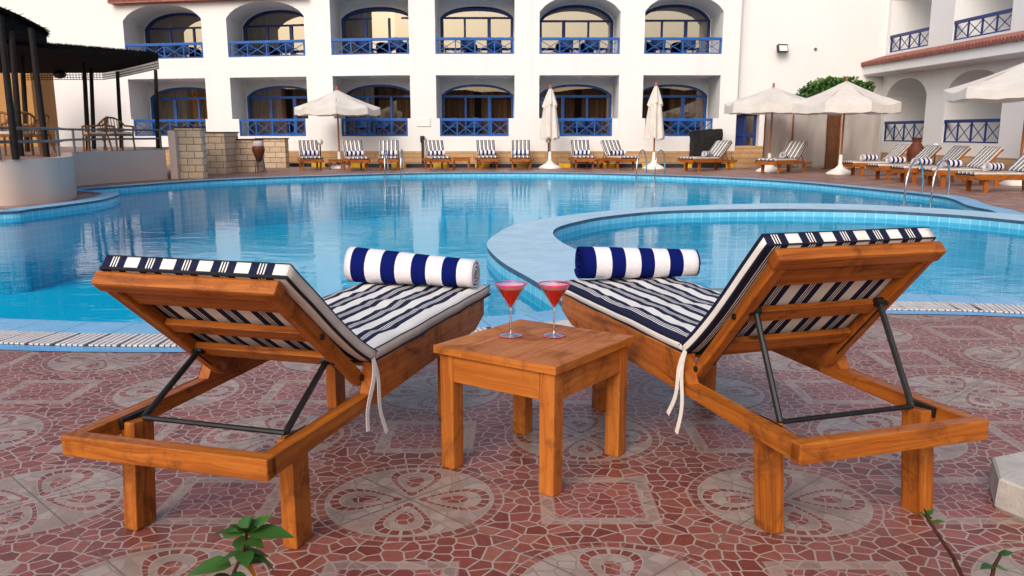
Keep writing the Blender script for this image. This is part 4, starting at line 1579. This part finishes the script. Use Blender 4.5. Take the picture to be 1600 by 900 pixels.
# ------------------------------------------------------------------ ladders
def ladder(label, px, py, half, rz, h=.75, reach=.55):
    b = G(px, py); t = thing('pool_ladder', label, 'pool ladder', b, rz, 'steel pool ladders')
    for sx in (-1, 1):
        pts = [(sx * half, reach, 0), (sx * half, reach * .98, h * .45), (sx * half, reach * .75, h * .85), (sx * half, reach * .45, h), (sx * half, reach * .12, h * .9), (sx * half, -.12, h * .55), (sx * half, -.16, 0), (sx * half, -.16, -1.1)]
        cp = []
        for i in range(len(pts) - 1):
            a = Vector(pts[max(i - 1, 0)]); b_ = Vector(pts[i]); c = Vector(pts[i + 1]); d_ = Vector(pts[min(i + 2, len(pts) - 1)])
            for k in range(4):
                f = k / 4; cp.append(.5 * ((2 * b_) + (c - a) * f + (2 * a - 5 * b_ + 4 * c - d_) * f * f + (3 * b_ - a - 3 * c + d_) * f ** 3))
        cp.append(Vector(pts[-1]))
        bm = B(); tube(bm, cp, .021, 10); obj('handrail', bm, M['chrome'], t, smooth=60)
    for z in (-.35, -.65):
        bm = B(); box(bm, (0, -.16, z), (half * 2 - .042, .08, .03), .006); obj('step', bm, M['chrome'], t)
    return t


ladder('steel pool ladder at the far edge, left, before a lounger', 615, 272, .25, 0, .75)
ladder('steel pool ladder at the far edge before the second closed umbrella', 1012, 274, .30, -.55, .75, .6)
ladder('bright steel pool ladder at the right end of the pool, nearest of three', 1440, 306, .27, -.85, .72, .62)

# ------------------------------------------------------------------ hedge, screens, black box, lamps, jars
def leaf(bm, c, nrm, size, ln=1.6):
    nrm = nrm.normalized(); a = nrm.orthogonal().normalized()
    a = Matrix.Rotation(random.uniform(0, 2 * PI), 3, nrm) @ a; b = nrm.cross(a)
    c = Vector(c)
    bm.faces.new([bm.verts.new(c - a * size * ln * .5), bm.verts.new(c + b * size * .5 + nrm * size * .1), bm.verts.new(c + a * size * ln * .5), bm.verts.new(c - b * size * .5 + nrm * size * .1)])


hc = AT(1303, 148, 32.2)
t = thing('hedge', 'bushy green hedge rising behind the umbrellas against the white wall', 'hedge', (hc.x, hc.y, 0))
bm = B()
hw = (AT(1360, 140, 32.2).x - AT(1246, 140, 32.2).x) / 2
ztp, zbt = AT(1303, 122, 32.2).z, 1.5
for k in range(3600):
    x = random.uniform(-1, 1); y = random.uniform(-.6, .6); f = random.random() ** .6
    crown = 1 - .18 * abs(x) ** 3 + .08 * noise.noise(Vector((x * 5, y * 3, 1))) - .12 * max(0, -x - .3)
    z = zbt + (ztp - zbt) * f * crown
    xx = x * hw * (.93 + .1 * noise.noise(Vector((z * 3, y, 4))))
    leaf(bm, (xx, y, z), Vector((random.uniform(-1, 1), random.uniform(-1.2, .4), random.uniform(-.2, 1.2))), random.uniform(.07, .13))
obj('foliage', bm, M['hedge'], t, recalc=False)
bm = B()
for x in (-.8, -.2, .5, .9): tube(bm, [(x * hw * .9, 0, 0), (x * hw * .8, .05, 1.0), (x * hw, 0, 2.2)], [.05, .04, .02], 6)
obj('stem', bm, M['stem'], t)


def cloth_panel(name, label, a, b, top, Yoff, seed, group, pole=True):
    A, Bv = AT(a, top, Yoff), AT(b, top, Yoff)
    t = thing(name, label, 'cloth screen', (A.x, A.y, 0), 0, group)
    bm = B(); n, m = 40, 10; vs = []
    for i in range(n + 1):
        f = i / n; row = []
        for j in range(m + 1):
            g_ = j / m
            row.append(bm.verts.new(((Bv.x - A.x) * f, .06 * math.sin(f * 9 + seed) * (.5 + g_) + .05 * noise.noise(Vector((f * 6, g_ * 3, seed))), A.z * (1 - g_) + .04 - .06 * math.sin(PI * f) * (1 - g_))))
        vs.append(row)
    for p_, q_2 in zip(vs, vs[1:]):
        for j in range(m): bm.faces.new((p_[j], p_[j + 1], q_2[j + 1], q_2[j]))
    r_ = bmesh.ops.solidify(bm, geom=bm.faces[:], thickness=.006)
    obj('cloth', bm, M['screen'], t, smooth=60)
    bm = B(); tube(bm, [(0, .02, 0), (0, .02, A.z + .08)], .028, 8); obj('pole', bm, M['pole_wood'], t)
    bm = B(); tube(bm, [(0, .02, A.z), (Bv.x - A.x, .02, A.z)], .02, 8); obj('crossbar', bm, M['pole_wood'], t)


M['screen'] = simple('white_screen_cloth', lin(214, 206, 200), .9, .1, 0, .06, 1.5)
cloth_panel('cloth_screen', 'pale hanging cloth screen left of the umbrella pole, nearest the blue door', 1197, 1240, 172, 31.3, .4, 'hanging pale cloth screens')
cloth_panel('cloth_screen', 'pale hanging cloth screen just left of the dark brown gap', 1241, 1293, 172, 31.2, 2.0, 'hanging pale cloth screens')
cloth_panel('cloth_screen', 'pale hanging cloth screen right of the brown gap, beside the wing', 1316, 1378, 172, 31.2, 3.6, 'hanging pale cloth screens')
p0, p1 = AT(1290, 170, 31.6), AT(1317, 170, 31.6)  # planks stand in for the dark brown opening between the screens
bm = B(); vs = [(p0.x, 31.6, 0), (p1.x, 31.6, 0), (p1.x, 31.6, p1.z), (p0.x + .25, 31.6, p0.z)]
for k in range(7):
    x = p0.x + (p1.x - p0.x) * (k + .5) / 7; beam(bm, (x, 31.6, 0), (x, 31.6, p1.z), .03, (p1.x - p0.x) / 7 - .01, up=(1, 0, 0), bev=.004)
M['infill'] = simple('brown_planks', lin(104, 66, 44), .7, .2, 0, .2)
tag(obj('opening_infill', bm, M['infill']), 'dark brown planks filling the dark opening between the cloth screens', 'infill')

b = G(1103, 262)
t = thing('covered_box', 'tall box under a black cover standing by the wall near the blue door', 'covered equipment', (b.x, b.y + .2, 0))
bm = B()
w_ = (AT(1125, 230, b.y).x - AT(1081, 230, b.y).x)
zt_ = AT(1103, 202, b.y + .2).z
box(bm, (0, 0, zt_ / 2), (w_, .9, zt_), .0)
bmesh.ops.subdivide_edges(bm, edges=bm.edges[:], cuts=6, use_grid_fill=True)
for v in bm.verts:
    q = v.co.copy(); v.co += Vector((noise.noise(q * 3), noise.noise(q * 3 + Vector((5, 0, 0))), noise.noise(q * 2.5 + Vector((0, 7, 0))))) * .05
    if q.z > zt_ * .9: v.co.z -= .12 * max(0, (q.x / w_ * -1.4)); v.co.x *= .96
for v in bm.verts: v.co.z = max(v.co.z, 0)
obj('cover', bm, M['black'], t, smooth=60)

b = G(661, 261)
t = thing('bollard_light', 'slim black bollard light on a square foot before the white wall', 'garden light', b)
zt_ = AT(661, 214, b.y).z
bm = B(); tube(bm, [(0, 0, .04), (0, 0, zt_ * .8)], .05, 10); obj('post', bm, M['black_paint'], t, smooth=50)
bm = B(); lathe(bm, [(0, 0), (.06, 0), (.085, .05), (.085, .2), (.1, .21), (.07, .26), (0, .27)], 14, (0, 0, zt_ * .8)); obj('head', bm, M['black_paint'], t, smooth=40)
bm = B(); box(bm, (0, 0, .03), (.34, .3, .06), .01); obj('foot', bm, M['black_paint'], t)

for px, py, gpy, lab in ((500, 222, 256, 'small round white garden lamp behind the leftmost far lounger'), (1462, 229, 262, 'small round white garden lamp by the wing behind the right loungers'), (857, 219, 257, 'small round white garden lamp behind the first closed umbrella')):
    b = G(px, gpy); b.y = min(b.y, 32.4) if px < 1200 else 28.5
    c = AT(px, py, b.y)
    t = thing('garden_lamp', lab, 'garden light', (c.x, c.y, 0), 0, 'round white garden lamps')
    bm = B(); tube(bm, [(0, 0, 0), (0, 0, c.z - .1)], .025, 8); obj('post', bm, M['black_paint'], t)
    bm = B(); bmesh.ops.create_uvsphere(bm, u_segments=14, v_segments=10, radius=.11); bmesh.ops.translate(bm, vec=(0, 0, c.z), verts=bm.verts[:]); obj('globe', bm, M['lamp_glass'], t, smooth=60)

c0_ = AT(1433, 215, 28.2)
jb = thing('clay_jar', 'tall brown clay jar standing before the wing balcony', 'jar', (c0_.x, c0_.y, 0))
hj = c0_.z
bm = B(); lathe(bm, [(0, 0), (.14, 0), (.2, hj * .25), (.27, hj * .55), (.25, hj * .72), (.13, hj * .85), (.12, hj * .9), (.17, hj), (.13, hj), (.1, hj * .9), (0, hj * .88)], 20); obj('body', bm, M['clay'], jb, smooth=50)

# ------------------------------------------------------------------ left terrace
TZ = .80
t1 = [(-13.5, 14.6), (-9.6, 15.2)]
wl = [G(0, 322), G(60, 318.5), G(100, 314.5), G(117, 309), G(120, 300), G(119.5, 292), G(150, 288), G(205, 283.5), G(262, 280)]
edge = curve([g2(-420, 318), g2(-220, 322), g2(-90, 323)] + [(p.x, p.y) for p in wl], 6)
edge_top = edge
back = [(edge[-1].x - .2, 29.5), (-30, 33.5), (-30, 14)]
bm = B()
ribbon(bm, edge, edge, -.05, z2=TZ)
tag(obj('terrace_wall', bm, M['beige'], smooth=60), 'curved low beige retaining wall of the raised terrace', 'retaining wall')
bm = B(); ins = offset(edge, .22); ins = ins if (ins[3] - Vector((-20, 22))).length < (edge[3] - Vector((-20, 22))).length else offset(edge, -.22)
outw = offset(edge, .05 if ins[3] == offset(edge, -.22)[3] else -.05)
ribbon(bm, edge, ins, TZ + .004); 
tag(obj('terrace_edge', bm, M['beige']), kind='structure')
bm = B(); fill(bm, [(p.x, p.y) for p in edge] + back, TZ - .001)
tag(obj('terrace_floor', bm, M['tiles'], recalc=False), kind='structure')
pE = edge[-1]

# stepped stone wall
sw = thing('stone_wall', 'stepped wall clad in pale cut stone beside the terrace', 'stone wall', G(292, 280))
o_ = sw.location.copy()
def sblock(px0, px1, topy, basey, depth, name):
    Yb = G((px0 + px1) / 2, basey).y
    a, b = AT(px0, topy, Yb), AT(px1, topy, Yb)
    bm = B(); box(bm, ((a.x + b.x) / 2 - o_.x, Yb + depth / 2 - o_.y, a.z / 2 - .05), (b.x - a.x, depth, a.z + .1), .012); obj(name, bm, M['stone'], sw)
    bm = B(); box(bm, ((a.x + b.x) / 2 - o_.x, Yb + depth / 2 - o_.y, a.z + .021), (b.x - a.x + .06, depth + .06, .04), .008); obj('capping', bm, M['cap'], sw)


M['cap'] = simple('dark_cap', lin(78, 54, 44), .8, .2, 0, .2, 6)
sblock(272, 314, 200, 279.5, .3, 'pillar'); sblock(296, 350, 208, 272, 1.4, 'step_block'); sblock(350.5, 399, 219, 269.5, .9, 'step_block'); sblock(399, 445, 217.5, 262.5, .5, 'step_block')
a = AT(262, 204, edge[-1].y); bb = AT(272, 204, edge[-1].y)
bm = B(); box(bm, ((a.x + bb.x) / 2, edge[-1].y + .35, a.z / 2), (bb.x - a.x + .02, .7, a.z), .01)
tag(obj('wall_end', bm, M['beige']), 'narrow beige rendered pier between terrace wall and stone pillar', 'pier')

c = AT(403, 220, 28.4)
t = thing('amphora', 'pointed dark brown amphora with pale neck leaning on the stone wall', 'amphora', (c.x, c.y, 0))
zt_ = c.z; zb_ = AT(404, 254, 28.4).z
hh = zt_ - zb_
bm = B(); lathe(bm, [(0, 0), (.05, .02), (.13, hh * .3), (.2, hh * .55), (.19, hh * .72), (.15, hh * .76)], 18, (0, 0, zb_)); obj('body', bm, M['clay'], t, smooth=60)
bm = B(); lathe(bm, [(.155, hh * .76), (.17, hh * .85), (.15, hh * .95), (.12, hh), (0, hh)], 18, (0, 0, zb_)); obj('neck', bm, M['clay_band'], t, smooth=60)
bm = B()
for k in range(3):
    a_ = 2 * PI * k / 3 + .5; tube(bm, [(math.cos(a_) * .2, math.sin(a_) * .2, 0), (math.cos(a_) * .11, math.sin(a_) * .11, zb_ + hh * .25)], .014, 6)
tube(bm, [(.12 * math.cos(k * PI / 8), .12 * math.sin(k * PI / 8), zb_ + hh * .25) for k in range(17)], .012, 6, cap=False)
obj('stand', bm, M['black_paint'], t)

# metal railing on the terrace edge
t = thing('terrace_railing', 'grey two-bar metal railing along the edge of the raised terrace', 'railing', (-9.5, 17, TZ))
o_ = Vector((-9.5, 17, TZ))
q = [G(-60, 252, TZ), G(0, 249.5, TZ), G(92, 245, TZ), G(98, 243, TZ), G(117, 238.5, TZ), G(180, 235.5, TZ), G(252, 233.5, TZ)]
cr = curve([(p.x, p.y) for p in q], 5)
bm = B()
H1, H2 = .62, .34
pa = AT(50, 200.5, G(50, 247, TZ).y).z - TZ
for hgt in (pa, pa * .56): tube(bm, [Vector((p.x, p.y, TZ + hgt)) - o_ for p in cr], .026, 8)
obj('rails', bm, M['grey_metal'], t, smooth=60)
for px_i in (1, 2, 4, 6):
    p = q[px_i]; bm = B(); tube(bm, [Vector((p.x, p.y, TZ)) - o_, Vector((p.x, p.y, TZ + pa)) - o_], .03, 8); obj('post', bm, M['grey_metal'], t, smooth=60)

# pavilion
def fringe(bm, P, z, ln, step, seed, mesh=False):
    """hanging thatch blades along a path"""
    random.seed(seed)
    for a, b in zip(P, P[1:]):
        n = max(2, int((b - a).length / step))
        for k in range(n):
            p = a.lerp(b, (k + random.random()) / n); l = ln * random.uniform(.5, 1.2); d_ = (b - a).normalized()
            n_ = Vector((-d_.y, d_.x, 0)) * random.uniform(-.05, .05) + d_ * random.uniform(-.05, .05)
            wv = d_ * .012
            bm.faces.new([bm.verts.new(p - wv), bm.verts.new(p + wv), bm.verts.new(p + n_ + wv * .3 + Vector((0, 0, -l))), bm.verts.new(p + n_ - wv * .3 + Vector((0, 0, -l)))])


pav = thing('pavilion', 'open dark thatched shelter on slanting posts over the raised terrace', 'shelter', (-11, 22, TZ))
po = Vector((-11, 22, TZ))
def PV(v): return Vector(v) - po
ZR = 3.12
def RZ(px, py, z=ZR):
    u, b_, c_ = ray(px, py); k = (z - EYE) / c_; return Vector((u * k, b_ * k, z))
r_near = [RZ(-60, 52, 3.2), RZ(70, 68.5, 3.2), RZ(160, 76, 3.2), RZ(247, 84, 3.2)]
r_far = [RZ(247, 93), RZ(215, 101), RZ(185, 108.5), RZ(160, 112.5), RZ(95, 112.5), RZ(30, 113), RZ(-60, 113)]
bm = B()
poly = [Vector((p.x, p.y)) for p in r_near + r_far]
lowv = [bm.verts.new(PV((p.x, p.y, ZR - .02))) for p in poly]; topv = [bm.verts.new(PV((p.x, p.y, ZR + .10))) for p in poly]
bm.faces.new(lowv); bm.faces.new(topv[::-1])
for k in range(len(poly)): bm.faces.new((lowv[k], lowv[(k + 1) % len(poly)], topv[(k + 1) % len(poly)], topv[k]))
fringe(bm, [PV((p.x, p.y, ZR + .12)) for p in r_near], 0, .12, .03, 3)
# straggly reed ends standing above the near edge
for a, b in zip(r_near, r_near[1:]):
    for k in range(int((b - a).length / .025)):
        p = PV(a.lerp(b, random.random())); p.z = ZR + .10 - TZ
        d_ = Vector((random.uniform(-.04, .04), -.04, random.uniform(.01, .05)))
        bm.faces.new([bm.verts.new(p - Vector((.01, 0, 0))), bm.verts.new(p + Vector((.01, 0, 0))), bm.verts.new(p + d_)])
obj('flat_roof', bm, M['thatch'], pav, recalc=False)
# lattice apron hanging below the far edge
bm = B(); far_edge = [p.copy() for p in r_far[:6]]
for hgt in (.02, .09, .16, .23):
    tube(bm, [PV((p.x, p.y, ZR - hgt)) for p in far_edge], .010, 4)
for a, b in zip(far_edge, far_edge[1:]):
    n = max(1, int((b - a).length / .09))
    for k in range(n):
        p = a.lerp(b, k / n); tube(bm, [PV((p.x, p.y, ZR)), PV((p.x, p.y, ZR - .24))], .009, 4)
obj('lattice_apron', bm, M['thatch'], pav)
# thick near thatch
bm = B()
cA = RZ(70, 66, 3.2)
prof = [(-70, -6), (0, 10), (28, 22), (52, 34), (68, 43), (72, 48)]
nearY = cA.y - .3
top_pts = [AT(px, py, nearY - 2.6 * (1 - k / 5)) for k, (px, py) in enumerate(prof)]
low = [AT(px, 70, nearY - 2.6 * (1 - k / 5)) for k, (px, py) in enumerate(prof)]
vt = [bm.verts.new(PV(p)) for p in top_pts]; vl = [bm.verts.new(PV((p.x, p.y, 3.17))) for p in top_pts]
vtb = [bm.verts.new(PV((p.x - 2.0, p.y + 3.5, p.z + .35))) for p in top_pts]; vlb = [bm.verts.new(PV((p.x - 2.0, p.y + 3.5, 3.19))) for p in top_pts]
for k in range(len(prof) - 1):
    for A_, B_ in ((vt, vl), (vt, vtb), (vl, vlb), (vtb, vlb)): bm.faces.new((A_[k], A_[k + 1], B_[k + 1], B_[k]))
for k in (0, len(prof) - 1): bm.faces.new((vt[k], vl[k], vlb[k], vtb[k]))
random.seed(5)
for a, b in zip(top_pts, top_pts[1:]):
    for k in range(int((b - a).length / .006)):
        p = PV(a.lerp(b, random.random())); p.z -= random.uniform(0, .12)
        d_ = Vector((random.uniform(.0, .16), random.uniform(-.2, -.02), random.uniform(-.12, .05)))
        bm.faces.new([bm.verts.new(p - Vector((0, 0, .012))), bm.verts.new(p + Vector((.006, 0, .012))), bm.verts.new(p + d_)])
obj('thatch', bm, M['thatch'], pav, recalc=False)
for tpx, tpy, bpx, bpy_, zt2 in ((4, 62, 25, 249, 3.2), (20, 70, 33, 244, 3.2), (50, 62, 73, 245, 3.2), (36, 100, 43, 237, 3.12), (130, 85, 138, 234.5, 3.12), (142, 104, 147, 232.5, 3.12), (181, 86, 190, 231, 3.12), (241, 84, 247, 231.5, 3.12)):
    b_ = G(bpx, bpy_, TZ); tp = AT(tpx, tpy, b_.y - .0)
    bm = B(); tube(bm, [PV(b_), PV(b_.lerp(Vector((tp.x, tp.y, zt2)), .5)), PV((tp.x, tp.y, zt2))], [.062, .058, .052], 10); obj('post', bm, M['post'], pav, smooth=60)
p = RZ(93, 116, 2.95)
bm = B(); bmesh.ops.create_uvsphere(bm, u_segments=12, v_segments=8, radius=.17); bmesh.ops.scale(bm, vec=(1.1, 1, .75), verts=bm.verts[:])
tube(bm, [(0, 0, .1), (0, 0, ZR - p.z)], .015, 6)
o = obj('pendant_lamp', bm, M['black_paint'], smooth=50); o.location = p
tag(o, 'small dark pendant lamp hanging under the thatched shelter', 'lamp')

# tan building beyond the shelter, left edge
a, b = AT(-70, 100, 32.0), AT(41, 100, 32.0)
bm = B(); box(bm, ((a.x + b.x) / 2, 33.0, 1.9), (b.x - a.x, 1.6, 3.8), .03)
tag(obj('tan_outbuilding', bm, M['tan_wall']), 'plain tan rendered outbuilding behind the thatched shelter at the left edge', 'outbuilding')

# wicker chairs
def wicker_chair(label, loc, rz):
    t = thing('wicker_chair', label, 'chair', loc, rz, 'wicker chairs under the thatched shelter')
    bm = B(); box(bm, (0, 0, .40), (.52, .5, .05), .015); obj('seat', bm, M['rattan'], t)
    bm = B(); box(bm, (0, -.02, .455), (.46, .44, .06), .025); obj('cushion', bm, M['cushion_pale'], t, smooth=50)
    bm = B()
    arc_ = [(.27 * math.cos(a), .12 + .2 * math.sin(a)) for a in [PI * k / 10 for k in range(11)]]
    tube(bm, [(.28, -.24, .62), (.29, 0, .64)] + [(x, y, .64 + .22 * math.sin(PI * k / 10)) for k, (x, y) in enumerate(arc_)] + [(-.29, 0, .64), (-.28, -.24, .62)], .024, 8)
    for k in range(1, 10):
        x, y = arc_[k]; tube(bm, [(x * .9, .2 + .04 * math.sin(PI * k / 10), .41), (x, y, .64 + .22 * math.sin(PI * k / 10))], .010, 5)
    for h_ in (.5, .58): tube(bm, [(x * .95, y * .97, h_) for x, y in arc_], .009, 5)
    obj('backrest', bm, M['rattan'], t, smooth=50)
    for sx in (-1, 1):
        bm = B(); tube(bm, [(sx * .25, .22, .42), (sx * .27, .3, 0)], .024, 8); obj('leg', bm, M['rattan'], t)
        bm = B(); tube(bm, [(sx * .28, -.24, .62), (sx * .25, -.24, .4), (sx * .26, -.26, 0)], .024, 8); obj('leg', bm, M['rattan'], t)
    return t


wc = wicker_chair('wicker armchair by the paired posts in the middle of the terrace', G(152, 236, TZ), -.9)
copy_tree(wc, None, 'wicker armchair with pale cushion, rightmost on the terrace', None, G(188, 235, TZ), 1.0)
copy_tree(wc, None, 'wicker armchair leftmost on the terrace, cut by the picture edge', None, G(4, 244, TZ), .4)
copy_tree(wc, None, 'wicker armchair between the two nearest terrace posts', None, G(36, 243, TZ), -2.4)
copy_tree(wc, None, 'wicker armchair just right of the near terrace posts', None, G(57, 239, TZ), -1.6)

# ------------------------------------------------------------------ foreground bits
# pale concrete block at right
p = [G(1546, 757), G(1600, 800), G(1650, 770)]
t = thing('umbrella_block', 'pale chipped concrete umbrella base block at the lower right edge', 'concrete block', (1.915, 2.76, 0))
bm = B(); lathe(bm, [(0, 0), (.27, 0), (.28, .015), (.279, .108), (.272, .116), (0, .118)], 8)
for v in bm.verts: v.co += Vector((noise.noise(v.co * 9), noise.noise(v.co * 9 + Vector((3, 1, 0))), noise.noise(v.co * 8 + Vector((0, 5, 1))) * .4)) * .005
o = obj('slab', bm, M['concrete'], t, smooth=24)
bm = B(); lathe(bm, [(0, .138), (.09, .138), (.085, .165), (.05, .175), (.045, .22), (.035, .22), (.03, .18), (0, .18)], 16); obj('socket', bm, M['plastic_white'], t, smooth=40)


def big_leaf(bm, base, dirv, L, W, droop=.3, curl=.15):
    dirv = dirv.normalized(); side = dirv.cross(Vector((0, 0, 1))).normalized(); up = side.cross(dirv)
    n = 8; rows = []
    for k in range(n + 1):
        f = k / n
        c = base + dirv * L * f + Vector((0, 0, -droop * L * f * f))
        w_2 = W * (math.sin(PI * min(1, f * 1.02) ** .75) ** .9) * (.5 if k else .05) * (1 + .06 * (k % 2))
        if k == n: w_2 = .0008
        rows.append([bm.verts.new(c - side * w_2 + up * curl * w_2), bm.verts.new(c), bm.verts.new(c + side * w_2 + up * curl * w_2)])
    for a_, b_ in zip(rows, rows[1:]):
        for k in range(2):
            f = bm.faces.new((a_[k], a_[k + 1], b_[k + 1], b_[k])); f.smooth = True


def plant(name, label, stem, leaves, dry=()):
    base = stem[0]
    t = thing(name, label, 'plant', base)
    bm = B(); tube(bm, [p - base for p in stem], [.006 - .003 * k / len(stem) for k in range(len(stem))], 6); obj('stem', bm, M['stem'], t, smooth=60)
    bm = B()
    for (p, dv, L, W, dr) in leaves: big_leaf(bm, p - base, Vector(dv), L * 1.12, W * 1.3, dr)
    obj('leaves', bm, M['leaf'], t, recalc=False)
    if dry:
        bm = B()
        for (p, dv, L, W, dr) in dry: big_leaf(bm, p - base, Vector(dv), L, W, dr)
        obj('dry_leaf', bm, M['leaf_dry'], t, recalc=False)


def S(px, py, Y): return AT(px, py, Y)
Yp = 1.95
st = [Vector((S(365, 960, Yp).x - .03, Yp, 0)), S(360, 930, Yp), S(366, 893, Yp), S(380, 862, Yp), S(386, 832, Yp)]
lv = []
tp = st[-1]
lv += [(st[3], (.3, -.7, .1), .06, .034, .3), (st[3], (-.2, .6, .3), .06, .036, .2), (tp, (.3, .1, .9), .045, .03, .1), (tp, (-.6, -.2, .1), .055, .034, .3), (S(370, 880, Yp), (.9, .2, .2), .07, .04, .3), (S(362, 900, Yp), (-.6, -.5, .1), .06, .04, .3)]
lv += [(tp, (.9, -.1, .05), .105, .058, .12), (tp, (-.8, .15, .12), .085, .03, .3), (tp, (.15, -.5, .55), .05, .035, .2), (tp, (-.1, .4, .7), .05, .034, .3), (tp, (.55, .3, .45), .07, .04, .2),
       (tp, (-.45, -.3, .5), .05, .032, .2), (st[3], (-.8, -.2, -.05), .06, .022, .4), (st[3], (.7, .2, -.0), .055, .024, .4),
       (S(362, 885, Yp), (-.9, -.1, .15), .10, .066, .35), (S(366, 893, Yp), (.4, -.4, -.3), .05, .03, .5), (S(386, 862, Yp), (.9, 0, -.25), .06, .02, .5), (S(380, 845, Yp), (.8, -.4, .2), .06, .035, .3)]
plant('seedling_plant', 'leafy green sprig with one orange leaf before the left lounger', st, lv, [(S(377, 872, Yp), (.7, -.2, -.5), .055, .02, .6)])
Yq = 1.9
st = [Vector((S(1530, 960, Yq).x, Yq, 0)), S(1512, 920, Yq), S(1490, 872, Yq), S(1462, 830, Yq), S(1447, 806, Yq)]
lv = [(st[-1], (-.3, 0, .9), .022, .014, .1), (st[-1], (.5, 0, .6), .025, .016, .2), (st[-1], (-.7, .2, .4), .02, .012, .2), (S(1455, 818, Yq), (.5, -.2, .3), .03, .018, .2), (S(1450, 812, Yq), (-.3, -.3, .7), .024, .014, .2)]
plant('bare_sprig', 'thin bare twig with small leaves at its tip, lower right corner', st, lv)
st = [Vector((S(1560, 960, Yq).x, Yq - .03, 0)), S(1548, 915, Yq), S(1553, 885, Yq), S(1563, 868, Yq)]
lv = [(st[-1], (.8, 0, .4), .03, .02, .2), (st[-1], (-.6, 0, .5), .03, .018, .2), (st[2], (-.8, -.2, .2), .035, .022, .3), (st[2], (.9, -.1, -.1), .035, .02, .3), (st[1], (-.8, 0, .3), .035, .024, .3), (st[1], (.7, -.2, .5), .04, .024, .2), (st[3], (.1, -.3, .8), .025, .015, .2), (st[1], (-.3, -.6, .5), .04, .02, .2)]
plant('small_shrub', 'low leafy shoot beside the bare twig at the lower right', st, lv)
